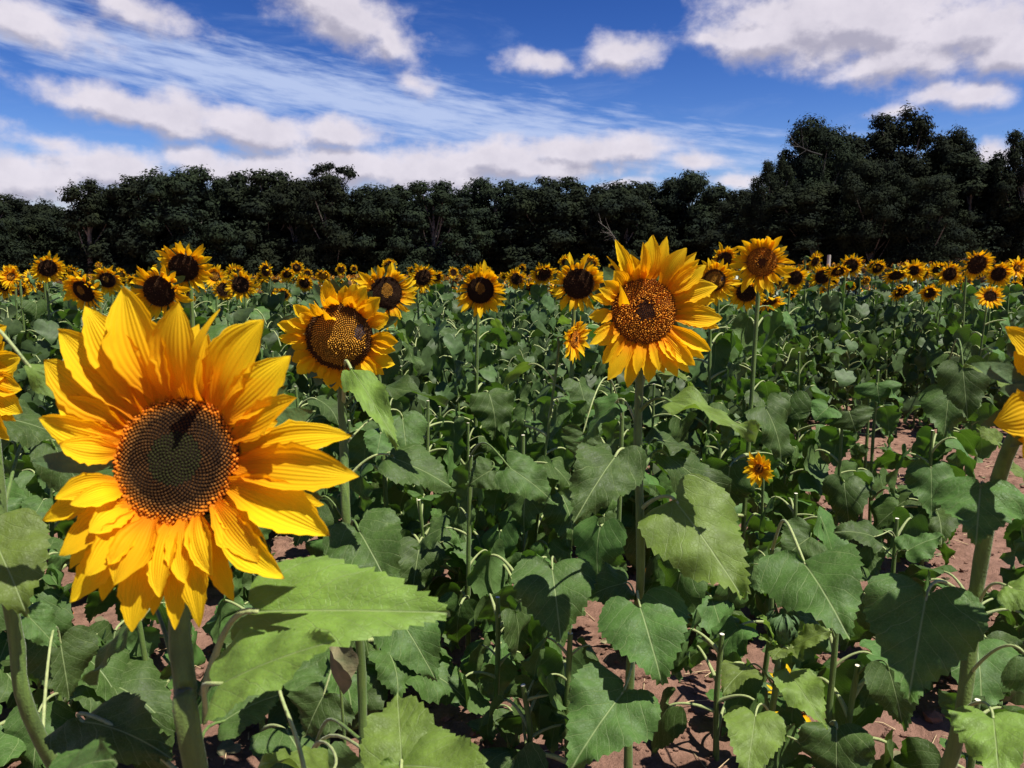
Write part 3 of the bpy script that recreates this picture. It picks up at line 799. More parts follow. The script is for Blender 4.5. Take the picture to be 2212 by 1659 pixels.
# sunflower centre right
c2 = P(1391, 672, 1.9); F2 = face_frame(4, 3, 0); Rd2 = 71 / FV * 1.9
def crC(x, y): return (1106 + x * .2666, 479.3 + y * .2666)
tp2 = []
for (x, y, wd, *rest) in [(835, 140, 120, .3, .1), (1060, 165, 90, .6, .2), (1140, 105, 170, .3, .1), (1255, 115, 120, .1, .08), (1200, 190, 120, -.1, .05), (1415, 210, 170, .3, .1), (1495, 245, 110, .1, .08), (1522, 305, 120, .25, .1), (1572, 350, 160, .3, .1),
    (1500, 470, 120, .1, .08), (1665, 520, 170, .2, .1), (1640, 640, 120, .05, .05), (1705, 780, 180, .2, .12), (1680, 860, 120, .1, .1), (1610, 1045, 140, .2, .12), (1560, 1110, 110, .05, .1), (1482, 1165, 150, .35, .14), (1440, 1222, 120, 0, .1),
    (1340, 1255, 140, .2, .12), (1235, 1230, 110, .1, .1), (1190, 1210, 100, .3, .12), (1108, 1305, 140, .1, .1), (935, 1345, 140, 0, .08), (1010, 1240, 100, .2, .1), (775, 1282, 150, .2, .1), (735, 1155, 130, 0, .08), (700, 1000, 110, .2, .1), (628, 992, 110, .5, .1), (660, 900, 90, .2, .1),
    (622, 765, 130, .1, .1), (650, 600, 100, .5, .1), (700, 540, 110, .6, .15), (742, 480, 120, .5, .1), (825, 398, 150, .4, .1), (765, 275, 40, .2, .1, 1.2), (960, 260, 130, .1, .05), (1050, 330, 140, .4, .05), (870, 495, 90, 1.1, .5, 1.0, .15), (1000, 1130, 90, 0, .05), (1330, 1130, 100, .4, .14), (900, 1100, 100, 0, .05)]:
    q = crC(x, y); tp2.append((q[0], q[1], wd * .2666, *rest))
bk2 = c2 - F2[:, 2] * Rd2 * .5
base2 = np.array([P(1385, 1659, 1.93)[0], bk2[1] + .03, 0.])
hero2, st2 = hero('tall upright sunflower right of centre with a fuzzy orange disc and near-black middle', c2, F2, Rd2, base2, tp2, 'orange', 1000, 22, dome=.22,
    stem=[base2, base2 + np.array([0, 0, .45]), P(1384, 1250, 1.95), P(1378, 950, 1.97), P(1382, 810, 1.98), bk2 + np.array([0, .02, -.05]), bk2], r0=.0105, r1=.010, hairs=900)
# sunflower left of centre with a bite out of its florets
def crB(x, y): return (553 + x * .2666, 479.3 + y * .2666)
cc_ = crB(675, 930); c3 = P(cc_[0], cc_[1], 2.0); F3 = face_frame(3, -3, 0); Rd3 = 71 / FV * 2.0
tp3 = []
for (x, y, wd, *rest) in [(172, 825, 130, .1, .1), (180, 930, 80, .1, .1), (192, 962, 90, .1, .1), (285, 1010, 110, -.1, .08), (292, 1130, 120, -.1, .08), (330, 1225, 130, -.1, .05), (440, 1260, 140, -.1, .05), (520, 1270, 120, 0, .05), (605, 1350, 150, -.1, .05), (642, 1372, 120, -.2, .03), (750, 1378, 130, -.1, .05), (805, 1362, 110, -.15, .05),
    (880, 1200, 120, .1, .1), (975, 1242, 110, .2, .2), (1038, 1240, 110, .1, .1), (1125, 1155, 150, .1, .1), (1130, 1045, 120, .2, .15), (1152, 972, 150, .2, .12), (1000, 1100, 120, 0, .05),
    (1078, 772, 150, .2, .1), (1062, 745, 120, .1, .05), (1005, 612, 160, .3, .12), (892, 528, 150, .3, .1), (810, 500, 130, .2, .1), (725, 515, 140, .1, .05), (640, 570, 120, 0, .05), (562, 468, 140, .2, .05), (600, 600, 130, .5, .1),
    (520, 590, 50, .6, .3, 1.0), (470, 640, 90, 1.0, .35, .8), (430, 660, 110, .7, .3), (300, 672, 120, .3, .1), (350, 740, 120, .4, .15), (250, 800, 100, .3, .1), (780, 600, 120, .4, .1), (930, 660, 130, .35, .12), (540, 700, 80, 1.1, .4, .5)]:
    q = crB(x, y); tp3.append((q[0], q[1], wd * .2666, *rest))
bk3 = c3 - F3[:, 2] * Rd3 * .5
base3 = np.array([P(752, 1200, 2.05)[0], bk3[1] + .05, 0.])
hero3, st3 = hero('wide sunflower left of centre, ochre domed disc with a bare grey patch of seeds', c3, F3, Rd3, base3, tp3, 'ochre', 900, 33, dome=.42,
    stem=[base3, base3 + np.array([0, 0, .4]), P(750, 1150, 2.08), P(742, 950, 2.1), P(738, 840, 2.1), bk3 + np.array([0, .03, -.02]), bk3], r0=.0115, r1=.011, hairs=500)
# cut by the left edge
c4_ = P(-85, 800, 1.15); F4 = face_frame(8, 5, 0); Rd4 = 62 / FV * 1.15
tp4 = [(14, 704, 60, .2, .1), (46, 772, 62, .2, .1), (20, 800, 50, .1, .1), (47, 842, 56, .2, .12), (50, 892, 58, .1, .1), (20, 950, 50, 0, .1), (-20, 985, 50, 0, .1), (-80, 990, 55, 0, .1), (-150, 980, 55, 0, .1), (-200, 940, 55, 0, .1), (-240, 880, 55, 0, .1),
       (-245, 800, 60, 0, .1), (-230, 730, 60, 0, .1), (-180, 670, 60, 0, .1), (-110, 640, 60, 0, .1), (-50, 650, 55, 0, .1), (-10, 670, 50, 0, .1), (30, 850, 50, 0, .05), (10, 740, 50, 0, .05), (-30, 940, 50, .1, .1), (35, 910, 45, -.1, .05)]
base4 = np.array([P(110, 1600, 1.3)[0], c4_[1] + .22, 0.])
hero4, st4 = hero('sunflower cut off by the left edge, only its right-hand petals in view', c4_, F4, Rd4, base4, tp4, 'dark', 500, 44, dome=.2,
    stem=[base4, base4 + np.array([0, 0, .3]), P(70, 1560, 1.28), P(35, 1380, 1.25), P(5, 1180, 1.22), c4_ - F4[:, 2] * .03 + np.array([0, .03, -.05]), c4_ - F4[:, 2] * .02], r0=.011, r1=.010, hairs=400)
# cut by the right edge
c5 = P(2345, 850, 1.05); F5 = face_frame(-12, 10, 0); Rd5 = 88 / FV * 1.05
tp5 = [(2172, 706, 70, .5, .2), (2146, 912, 110, .3, .15), (2185, 940, 90, -.1, .05), (2190, 760, 70, .1, .1), (2230, 650, 80, .2, .1), (2300, 600, 80, .1, .1), (2380, 590, 80, .1, .1), (2460, 620, 80, .1, .1), (2530, 690, 80, .1, .1), (2570, 780, 80, .1, .1),
       (2580, 870, 80, .1, .1), (2550, 970, 80, .1, .1), (2480, 1050, 80, .1, .1), (2400, 1090, 80, .1, .1), (2320, 1090, 80, .1, .1), (2250, 1040, 80, .1, .1), (2210, 990, 75, .1, .1)]
base5 = np.array([P(2035, 1659, 1.28)[0], c5[1] + .25, 0.])
hero5, st5 = hero('leaning sunflower cut off by the right edge, thick tilted stem and two petals in view', c5, F5, Rd5, base5, tp5, 'dark', 500, 55, dome=.2,
    stem=[base5, base5 + np.array([0.0, 0, .3]), P(2065, 1600, 1.3), P(2105, 1300, 1.28), P(2145, 1080, 1.22), P(2195, 940, 1.16), c5 - F5[:, 2] * .03 + np.array([-.01, .03, -.03]), c5 - F5[:, 2] * .02], r0=.0110, r1=.0105, hairs=700, bracts=18, braL=1.7)

# leaves of the near sunflowers
L = placed_leaf
b, s = base1, st1
L(hero1, b, s, (552, 1322), (972, 1325), 290, .89, .86, shape=.35, fold=.62, wave=.012, tw=0.0, bend=.12, up=.55, seed=1, young=True, start=(437, 1500, .885))
L(hero1, b, s, (475, 1480), (725, 1385), 230, .80, .76, shape=.8, fold=.2, wave=.03, bend=.3, up=.55, seed=2, young=True, start=(442, 1560, .89))
L(hero1, b, s, (612, 1462), (712, 1350), 150, 1.05, 1.15, shape=.9, bend=.4, up=.7, seed=3, start=(660, 1680, .98))
L(hero1, b, s, (178, 1560), (372, 1640), 190, .95, .9, shape=.9, bend=.7, up=.6, seed=4)
L(hero1, b, s, (120, 1690), (250, 1640), 190, .75, .7, shape=.9, bend=.5, up=.5, seed=5, start=(330, 1750, .85))
L(hero1, b, s, (480, 1560), (610, 1500), 130, 1.1, 1.15, shape=.9, bend=.6, up=.7, seed=6)
L(hero1, b, s, (300, 1330), (210, 1480), 120, 1.0, 1.05, shape=.8, bend=.6, up=.7, seed=7)
b, s = base4, st4
L(hero4, b, s, (-15, 1160), (62, 1335), 210, 1.15, 1.1, shape=.9, bend=.6, up=.25, seed=8, young=True)
L(hero4, b, s, (20, 905), (165, 960), 130, 1.3, 1.35, shape=.8, bend=.5, up=.6, seed=9)
L(hero4, b, s, (60, 790), (180, 900), 60, 1.0, 1.05, shape=.1, bend=.4, up=.5, seed=10, young=True)
L(hero4, b, s, (130, 1385), (150, 1510), 150, 1.5, 1.5, shape=1, bend=.6, up=.5, seed=11)
L(hero4, b, s, (60, 1330), (125, 1400), 90, 1.45, 1.45, shape=1, bend=.5, up=.3, seed=12)
L(hero4, b, s, (120, 970), (210, 1110), 120, 1.5, 1.5, shape=.9, bend=.5, up=.4, seed=13)
b, s = base2, st2
L(hero2, b, s, (1448, 868), (1636, 940), 88, 1.9, 1.75, shape=.3, fold=.3, bend=.35, up=.8, seed=20, young=True)
L(hero2, b, s, (1330, 985), (1238, 1132), 165, 1.85, 1.75, shape=1, bend=.6, up=.35, seed=21)
L(hero2, b, s, (1462, 1086), (1607, 1296), 235, 1.9, 1.75, shape=.75, fold=.15, bend=.45, up=.35, seed=22, young=True)
L(hero2, b, s, (1382, 1308), (1432, 1482), 215, 1.85, 1.75, shape=1, bend=.7, up=.3, seed=23)
L(hero2, b, s, (1420, 950), (1500, 985), 80, 2.0, 2.1, shape=.6, bend=.5, up=.7, seed=24)
L(hero2, b, s, (1440, 985), (1585, 1130), 120, 2.05, 2.1, shape=.7, bend=.6, up=.6, seed=25)
L(hero2, b, s, (1415, 800), (1500, 835), 52, 2.0, 1.95, shape=.2, bend=.5, up=.8, seed=26, young=True)
L(hero2, b, s, (1345, 1498), (1232, 1665), 215, 1.8, 1.7, shape=.9, bend=.6, up=.45, seed=27)
L(hero2, b, s, (1350, 1260), (1255, 1300), 120, 2.0, 2.0, shape=.9, bend=.7, up=.6, seed=28)
L(hero2, b, s, (1330, 870), (1255, 960), 80, 2.05, 2.1, shape=.6, bend=.5, up=.6, seed=29)
b, s = base3, st3
L(hero3, b, s, (757, 795), (858, 962), 80, 1.95, 1.8, shape=.15, fold=.15, bend=.4, up=.5, seed=30, young=True, start=(742, 870, 2.1))
L(hero3, b, s, (835, 838), (965, 878), 62, 2.1, 2.0, shape=.3, fold=.5, bend=.4, up=.85, seed=31)
L(hero3, b, s, (775, 1145), (852, 1288), 190, 1.95, 1.85, shape=1, bend=.6, up=.25, seed=32)
L(hero3, b, s, (870, 905), (880, 990), 110, 2.2, 2.15, shape=1, bend=.6, up=.3, seed=33)
L(hero3, b, s, (850, 990), (985, 1060), 130, 2.1, 2.1, shape=.8, bend=.5, up=.5, seed=34)
L(hero3, b, s, (690, 1080), (640, 1180), 120, 2.1, 2.1, shape=1, bend=.5, up=.5, seed=35)
L(hero3, b, s, (860, 1330), (945, 1475), 150, 1.9, 1.85, shape=.9, bend=.6, up=.35, seed=36)
L(hero3, b, s, (700, 1500), (660, 1590), 170, 1.75, 1.75, shape=.9, bend=.6, up=.4, seed=37)
b, s = base5, st5
L(hero5, b, s, (2118, 1052), (2108, 1178), 190, 1.19, 1.14, shape=1, fold=.05, bend=.7, up=.25, seed=40)
L(hero5, b, s, (2000, 1292), (1962, 1515), 255, 1.21, 1.16, shape=1, bend=.6, up=.3, seed=41)
L(hero5, b, s, (2190, 845), (2085, 785), 44, 1.2, 1.2, shape=.0, bend=.3, up=.7, seed=42, young=True)
L(hero5, b, s, (2160, 960), (2108, 925), 50, 1.25, 1.25, shape=.1, bend=.6, up=.6, seed=43, young=True)
L(hero5, b, s, (2180, 1270), (2280, 1300), 110, 1.2, 1.15, shape=.8, bend=.4, up=.6, seed=44, young=True)
L(hero5, b, s, (2215, 1415), (2290, 1500), 160, 1.2, 1.2, shape=.9, bend=.5, up=.4, seed=45)
L(hero5, b, s, (2145, 1548), (2160, 1700), 185, 1.2, 1.1, shape=1, bend=.5, up=.4, seed=46, young=True)
L(hero5, b, s, (2180, 1010), (2240, 1040), 60, 1.3, 1.3, shape=.4, bend=.4, up=.6, seed=47, young=True)

# ------------------------------------------------------------------ other sunflowers that can be told apart
# (vx, vy, diameter in view px, yaw, pitch, disc ratio, disc style, label, real diameter, leaves)
NAMED = [
 (833, 634, 138, 30, -6, .50, 'patch', 'sunflower turned right, just behind the wide one with the bare seed patch, orange half-lit disc', .27),
 (1645, 566, 128, -14, -4, .46, 'orange', 'high sunflower with curled left petals, right behind the tall orange-disc one', .26),
 (1250, 613, 122, 4, -14, .52, 'dark', 'sunflower with torn petals hanging over its black disc, touching the tall one on its left', .26),
 (1038, 627, 110, 8, -14, .50, 'patch', 'nodding sunflower standing clear in the centre, petals swept to its right, brown disc', .26),
 (1543, 605, 96, -6, -8, .47, 'ochre', 'sunflower with domed ochre disc half hidden at the right of the tall one', .24),
 (1565, 560, 70, 6, -22, .45, 'dark', 'drooping sunflower peeping over the domed ochre-disc one', .24),
 (1612, 632, 78, -20, -25, .5, 'dark', 'shaded hanging sunflower under the high one with curled petals', .22),
 (1662, 652, 62, 10, -60, .45, 'dark', 'hanging orange sunflower facing the ground, right below the high one', .22),
 (1240, 733, 104, 62, -6, .34, 'orange', 'small young sunflower seen from the side, facing right, left of the tall one', .19),
 (1640, 1012, 70, -42, 18, .26, 'orange', 'small star-like sunflower low among the leaves at the right', .13),
 (2139, 640, 54, -20, 25, .42, 'dark', 'small ragged sunflower with dark centre on a tall pale stem near the right edge', .16),
 (344, 629, 128, 6, -16, .50, 'dark', 'large dark-disc sunflower just above the upper petals of the foreground one', .27),
 (397, 578, 122, 22, -14, .48, 'dark', 'highest sunflower on the left, twisted petals at its top left, dark disc', .26),
 (181, 629, 98, -2, -18, .48, 'patch', 'sunflower with dark disc and ochre spot, left of the foreground petals', .26),
 (520, 615, 68, 4, -12, .50, 'dark', 'lone round sunflower between the left cluster and the wide one', .25),
 (232, 605, 66, 14, -18, .48, 'patch', 'sunflower with brown disc half hidden behind the ochre-spot one on the left', .25),
 (103, 579, 68, 28, -22, .52, 'dark', 'raised drooping sunflower near the left edge, ragged dark seed disc', .25),
 (67, 606, 50, -72, -10, .45, 'dark', 'thin side-on sunflower facing left near the left edge', .23),
 (24, 598, 58, 10, 20, .3, 'ochre', 'full-petalled sunflower with small centre at the left edge', .24),
 (8, 615, 58, -20, -12, .45, 'dark', 'sunflower cut by the left edge under the full-petalled one', .25),
 (464, 597, 52, 18, 10, .38, 'ochre', 'spiky sunflower right of the highest one on the left', .22),
 (290, 607, 42, 0, -10, .45, 'dark', 'small sunflower squeezed behind the large dark-disc one on the left', .22),
 (157, 590, 46, -15, -20, .45, 'dark', 'sunflower whose petals stick up behind the ochre-spot one', .23),
 (213, 574, 28, 0, 10, .35, 'ochre', 'tiny sunflower poking up above the left group', .2),
 (641, 578, 30, 0, -6, .55, 'patch', 'small round high sunflower, upper one of a stacked pair left of centre', .22),
 (664, 591, 28, 8, -6, .5, 'dark', 'small sunflower tucked between the stacked pair left of centre', .22),
 (658, 611, 44, 0, -8, .50, 'dark', 'lower sunflower of the stacked pair left of centre', .24),
 (566, 600, 30, 4, -8, .5, 'dark', 'small dark-disc sunflower right of the lone round one', .24),
 (698, 594, 44, 20, -30, .40, 'ochre', 'dishevelled sunflower directly above the wide one', .24),
 (737, 582, 32, -8, 0, .45, 'dark', 'bright small sunflower standing high above the wide one', .22),
 (765, 580, 22, -30, 6, .42, 'dark', 'smallest sunflower beside the bright one above the wide sunflower', .18),
 (732, 614, 34, 0, -14, .5, 'dark', 'half hidden sunflower behind the top petals of the wide one', .24),
 (841, 573, 46, 12, -12, .4, 'dark', 'sunflower rising behind the one turned right', .22),
 (913, 599, 62, 16, -18, .55, 'dark', 'sunflower with large slanted dark disc left of the centre', .25),
 (943, 598, 38, 24, -12, .45, 'dark', 'sunflower close behind the slanted dark-disc one', .24),
 (1165, 594, 36, 2, -10, .58, 'dark', 'small round sunflower with big dark disc standing over the far band', .23),
 (1223, 567, 36, -6, -6, .5, 'dark', 'small sunflower high above the torn-petal one, left of a pair', .22),
 (1275, 568, 46, -4, 0, .5, 'ochre', 'star-pointed sunflower high above the torn-petal one, right of a pair', .23),
 (1202, 597, 36, -10, -14, .5, 'dark', 'sunflower half hidden left behind the torn-petal one', .24),
 (1323, 580, 28, 10, -12, .5, 'dark', 'small sunflower glimpsed behind the upper left petals of the tall one', .24),
 (1718, 600, 56, -4, -12, .52, 'dark', 'dark-disc sunflower at the lower right of the high one with curled petals', .25),
 (1760, 563, 44, 34, -24, .50, 'dark', 'tall slanted sunflower left of the round-topped one on the right', .22),
 (1776, 598, 56, 4, -14, .5, 'dark', 'sunflower behind a pale stem below the tall slanted one', .25),
 (1742, 579, 28, 0, -8, .5, 'dark', 'small sunflower left of the tall slanted one', .24),
 (1838, 574, 52, 4, -12, .55, 'dark', 'neat round sunflower with big dark disc, centre of the right half', .24),
 (1888, 576, 34, -4, -8, .5, 'dark', 'small neat sunflower right of the round big-disc one', .24),
 (1870, 606, 40, 30, -30, .35, 'ochre', 'low tattered sunflower below the small neat one', .24),
 (1936, 594, 52, -15, -48, .55, 'dark', 'heavily nodding sunflower with mostly dark underside on the right', .25),
 (1974, 584, 50, -6, -6, .4, 'dark', 'left one of two overlapping bright sunflowers on the right', .25),
 (1994, 590, 44, 14, -6, .42, 'dark', 'right one of two overlapping bright sunflowers on the right', .24),
 (2051, 592, 56, 2, -12, .48, 'dark', 'sunflower left of the largest dark disc near the right edge', .25),
 (2110, 571, 68, 0, -12, .58, 'dark', 'sunflower with the largest dark disc near the right edge', .26),
 (2157, 592, 58, 6, -12, .5, 'dark', 'sunflower right of the largest dark disc near the right edge', .25),
 (2197, 579, 48, -10, 14, .3, 'ochre', 'bright full sunflower at the right edge of the band', .24),
 (2211, 606, 44, -4, -12, .5, 'dark', 'lower sunflower touching the right edge', .25),
 (1117, 612, 22, 0, -8, .5, 'dark', 'upper of two small sunflowers left of the small round big-disc one', .24),
 (1117, 628, 20, 0, -8, .45, 'ochre', 'lower of two small sunflowers left of the small round big-disc one', .22),
 (1141, 620, 20, 40, 10, .3, 'ochre', 'tiny bright yellow side-on sunflower right of the two small ones', .2),
]
taken = []
for k, (vx, vy, dm, yaw, pt, dr, style, label, real) in enumerate(NAMED):
    rng = np.random.RandomState(500 + k)
    D = real * FV / dm
    if k > 7: yaw += rng.uniform(-16, 16); pt += rng.uniform(-8, 5)
    c = P(vx, vy, D); F_ = face_frame(yaw, pt); fd = F_[:, 2]
    off = rng.uniform(-.04, .04)
    bx, by = c[0] + off - fd[0] * .08, c[1] + .10
    if vx == 1240: bx, by = P(1140, 1130, D)[0], c[1] + .05
    base = np.array([bx, by, tz(bx, by)])
    taken.append((bx, by))
    lod = 0 if dm > 90 else (1 if dm > 46 else 2)
    if vx in (1240, 1640): lod = 0
    root = thing('sunflower', label, 'sunflower', tuple(base))
    Rd = real / 2 * dr
    pts = rel(stem_pts(base, c - fd * Rd * .6, fd, .07 if real > .2 else .04), base)
    make_stem(root, pts, .010 if real > .2 else .006, .008 if real > .2 else .004, rng=rng, ns=8)
    make_head(root, rel(c, base), yaw, pt, real * 1.12, dr * .95, style, rng, lod, roll=None if style not in ('patch', 'ochre') else rng.uniform(-10, 10), npet=42 if style != 'ochre' else 46, messy=.45)
    if real > .15: dress(root, base, pts, rng, lod=0 if D < 5 else 1, n=14 if D < 9 else 9, size=.20, z0=.15, z1=.86, a0=rng.uniform(0, 6), young=1 if D < 5 else 0)
    else: dress(root, base, pts, rng, lod=0, n=5, size=.09, z0=.4, z1=.9, a0=1, young=2)

# ------------------------------------------------------------------ bud plant
def from_top(vx, vy, h):                        # ground point under a stalk of height h whose top shows at (vx, vy)
    d = ray(vx, vy); k = (h - CAM_H) / d[2]; return CC + d * k

def bud_plant():
    c = P(1690, 1362, 1.86); base = np.array([P(1668, 1600, 1.86)[0], c[1] + .02, 0.])
    root = thing('sunflower_bud_plant', 'small plant with a closed dark green bud in a star of pale leaves', 'sunflower bud', tuple(base))
    rng = np.random.RandomState(9)
    pts = rel(spline([base, base + np.array([0, 0, .3]), P(1674, 1500, 1.87), c + np.array([-.004, .004, -.03])], 20), base)
    make_stem(root, pts, .008, .0065, 600, rng=rng)
    mb = MB(); V = []
    # bud: rounded body wrapped by narrow pointed bracts
    na = 16
    prof = [(0.004, -.030), (.020, -.026), (.029, -.010), (.029, .008), (.020, .020), (.006, .026)]
    for (r, z) in prof:
        for q in range(na): V.append((r * math.cos(q * 2 * math.pi / na), r * math.sin(q * 2 * math.pi / na), z))
    mb.add(V, [(j * na + q, j * na + (q + 1) % na, (j + 1) * na + (q + 1) % na, (j + 1) * na + q) for j in range(len(prof) - 1) for q in range(na)])
    bud = obj('bud', mb.mesh('bud', M_BRACT), root, loc=tuple(rel(c, base)))
    for q in range(30):
        a = q * PHI; d = np.array([math.cos(a), math.sin(a), 0]); zz = -.02 + .022 * (q % 3) / 2
        B = d * (.024 if q % 3 else .018) + np.array([0, 0, zz]); T = d * rng.uniform(.008, .03) + np.array([0, 0, zz + rng.uniform(.035, .055)])
        v, f, uv = petal_geo(B, T, d, .016, h=.35, cup=.4, nu=4, nv=9, rng=rng)
        m2 = MB(); m2.add(v, f, uv); obj('bract', m2.mesh('bract', M_BRACT), bud)
    for (A, T, wd, sh, sd_) in [((1712, 1400), (1795, 1362), 75, .1, 1), ((1670, 1385), (1640, 1330), 45, .1, 2), ((1690, 1400), (1668, 1425), 60, .4, 3), ((1700, 1400), (1735, 1428), 40, .1, 4), ((1665, 1390), (1640, 1375), 35, .1, 6)]:
        placed_leaf(root, base, pts, A, T, wd, 1.84, 1.80, shape=sh, bend=.5, up=.7, seed=60 + sd_, young=True, start=(1682, 1405, 1.86))
    placed_leaf(root, base, pts, (1617, 1440), (1560, 1500), 92, 1.85, 1.78, shape=.3, bend=.6, up=.7, seed=70, young=True)
    placed_leaf(root, base, pts, (1702, 1452), (1786, 1578), 100, 1.85, 1.74, shape=.3, bend=.5, up=.45, seed=71, young=True)
    placed_leaf(root, base, pts, (1632, 1545), (1612, 1690), 140, 1.8, 1.7, shape=.7, bend=.5, up=.5, seed=72, young=True)
bud_plant()

# ------------------------------------------------------------------ cut stalks (picked sunflowers) that can be told apart
def cut_stalk(label, top, base, rng, n=5, size=.2, r0=.0085, placed=(), group=None, lod=0, cat='cut stalk', z0=.35, z1=.88, a0=None):
    root = thing('cut_sunflower_stalk', label, cat, tuple(base), group)
    pts = rel(spline([base, base * .5 + top * .5 + np.array([rng.uniform(-.015, .015), 0, 0]), top], 14), base)
    make_stem(root, pts, r0, r0 * .85, cut=True, rng=rng, ns=12 if lod == 0 else 7)
    for i, pl in enumerate(placed): placed_leaf(root, base, pts, **pl)
    dress(root, base, pts, rng, lod=lod, n=n + 3, size=size, z0=z0, z1=z1, a0=rng.uniform(0, 6) if a0 is None else a0)
    return root

def pl(A, T, w_, D, D2=None, **k): return dict(A=A, T=T, Wpx=w_, DA=D, DT=D2, **k)
CUTS = [
 (1017, 985, .78, 'pale cut stalk with fresh square top left of centre, between arching petioles', [pl((1062, 1015), (1010, 1050), 90, 2.75, shape=1, up=.3, seed=80), pl((1100, 1010), (1200, 1090), 110, 2.6, shape=.8, up=.4, seed=81)], 4),
 (1232, 1368, .46, 'short thick cut stalk at bottom centre under a shaded heart-shaped leaf', [pl((1193, 1228), (1212, 1392), 195, 2.05, 1.95, shape=1, up=.3, seed=82)], 3),
 (1938, 1120, .52, 'cut stalk with white top standing over the bare soil on the right', [pl((1890, 1160), (1800, 1150), 90, 2.9, shape=.7, up=.6, seed=83), pl((1960, 1190), (2040, 1160), 90, 2.9, shape=.8, up=.6, seed=84)], 3),
 (1668, 1187, .55, 'cut stalk with ragged top above the closed bud', [pl((1738, 1218), (1838, 1385), 235, 2.1, 1.9, shape=1, up=.35, seed=85), pl((1750, 1160), (1690, 1210), 120, 2.5, shape=1, up=.4, seed=86)], 2),
 (1853, 1438, .40, 'short split cut stalk with cream top in the lower right', [pl((1920, 1445), (1950, 1570), 120, 2.05, shape=.9, up=.4, seed=87)], 2),
 (1808, 1355, .50, 'bright green cut stalk left of the short split one', [pl((1760, 1340), (1700, 1330), 70, 2.1, shape=.6, up=.7, seed=88)], 2),
 (2112, 1512, .36, 'low cut stalk in the bottom right beside the tilted stem', [], 2),
 (1897, 800, .92, 'tall cut stalk with drooping wilted leaves in the right middle', [pl((1895, 830), (1900, 870), 100, 4.2, shape=1, up=.2, seed=89)], 5),
 (2035, 850, .85, 'tall cut stalk with crumpled dark leaves right of the middle', [pl((2050, 720 + 130), (2040, 945), 120, 3.6, shape=1, up=.2, seed=90), pl((2080, 795), (2090, 905), 110, 3.3, shape=1, up=.25, seed=91)], 4),
 (1130, 940, .80, 'green cut stalk left of the leaning young sunflower', [], 6),
 (1345, 862, .98, 'tall stalk close beside the stem of the tall sunflower', [pl((1260, 935), (1240, 990), 100, 2.3, shape=.8, up=.4, seed=92)], 4),
 (1820, 905, .72, 'cut stalk standing at the near side of the bare soil strip', [pl((1835, 890), (1850, 935), 110, 3.9, shape=1, up=.3, seed=93), pl((1790, 880), (1760, 910), 80, 3.9, shape=1, up=.5, seed=94)], 4),
 (1880, 830, .80, 'cut stalk behind the bare soil strip with small side leaves', [], 5),
 (905, 1080, .52, 'leafy cut stalk just right of the wide sunflower stem', [], 6),
 (1075, 1290, .44, 'leafy cut stalk in the lower middle with large shaded leaves', [], 6),
 (1130, 1480, .30, 'low leafy cut stalk at the bottom centre near bare soil', [], 4),
 (560, 1290, .5, 'leafy cut stalk behind the foreground sunflower stem', [], 5),
 (1560, 1370, .40, 'leafy cut stalk in front of the small soil patch right of centre', [], 4),
 (290, 1290, .52, 'leafy cut stalk in the soil left of the foreground stem', [], 3),
]
for k, (vx, vy, h, label, plc, n) in enumerate(CUTS):
    top = from_top(vx, vy, h); rng = np.random.RandomState(800 + k)
    base = np.array([top[0] + rng.uniform(-.02, .02), top[1] + .01, 0.])
    taken.append((base[0], base[1]))
    cut_stalk(label, top, base, rng, n=n, size=.185, placed=plc, z0=.2, z1=.97)
# big foreground leaves at the bottom edge
def low_plant(label, vx, vy, h, leaves, seed, n=0):
    top = from_top(vx, vy, h); rng = np.random.RandomState(seed)
    cut_stalk(label, top, np.array([top[0], top[1], 0.]), rng, n=n, placed=leaves)
low_plant('cut stalk with big jagged pale green leaves at the bottom edge left of centre', 672, 1640, .62,
    [pl((868, 1648), (858, 1494), 175, 1.02, 1.12, shape=.7, bend=.5, up=.45, seed=95, young=True, fold=.4), pl((860, 1655), (1075, 1690), 240, 1.02, .95, shape=.9, bend=.5, up=.55, seed=96, young=True),
     pl((700, 1680), (560, 1650), 120, 1.1, 1.0, shape=.8, up=.5, seed=97, young=True)], 901)

# ------------------------------------------------------------------ random individuals of the field
rng = np.random.RandomState(77)
def in_soil(vx, vy, D):
    # bare strip on the right and small open patches between near plants
    if 3.9 < D < 6.8 and vx > 1740: return True
    if 3.0 < D <= 3.9 and vx > 1740: return rng.rand() < .93
    if D <= 3.0 and vx > 1720 and rng.rand() < .15: return True
    if D < 2.7 and 1560 < vx < 1830: return True
    return False
def px(x, y, z=0.):
    d = np.array([x, y, z]) - CC; D = np.dot(d, CF)
    return 1106 + FV * np.dot(d, CR) / D, 829.5 - FV * np.dot(d, CU) / D, D

near_spots = []
rows_a = R(24)
for i in range(-60, 90):
    for j in range(-60, 60):
        u_ = i * .36 + rng.uniform(-.12, .12); v_ = j * .62 + rng.uniform(-.12, .12)
        x = u_ * math.cos(rows_a) - v_ * math.sin(rows_a); y = u_ * math.sin(rows_a) + v_ * math.cos(rows_a)
        if y < 2.05 or y > 12.5: continue
        vx, vy, D = px(x, y)
        if vx < -150 or vx > 2360: continue
        if in_soil(vx, vy, D): continue
        if D < 3.6 and rng.rand() < (.05 if vx < 1300 else .2): continue
        if any((x - a) ** 2 + (y - b_) ** 2 < .03 for a, b_ in taken): continue
        near_spots.append((x, y, vx, D))
near_spots.sort(key=lambda q: q[1])

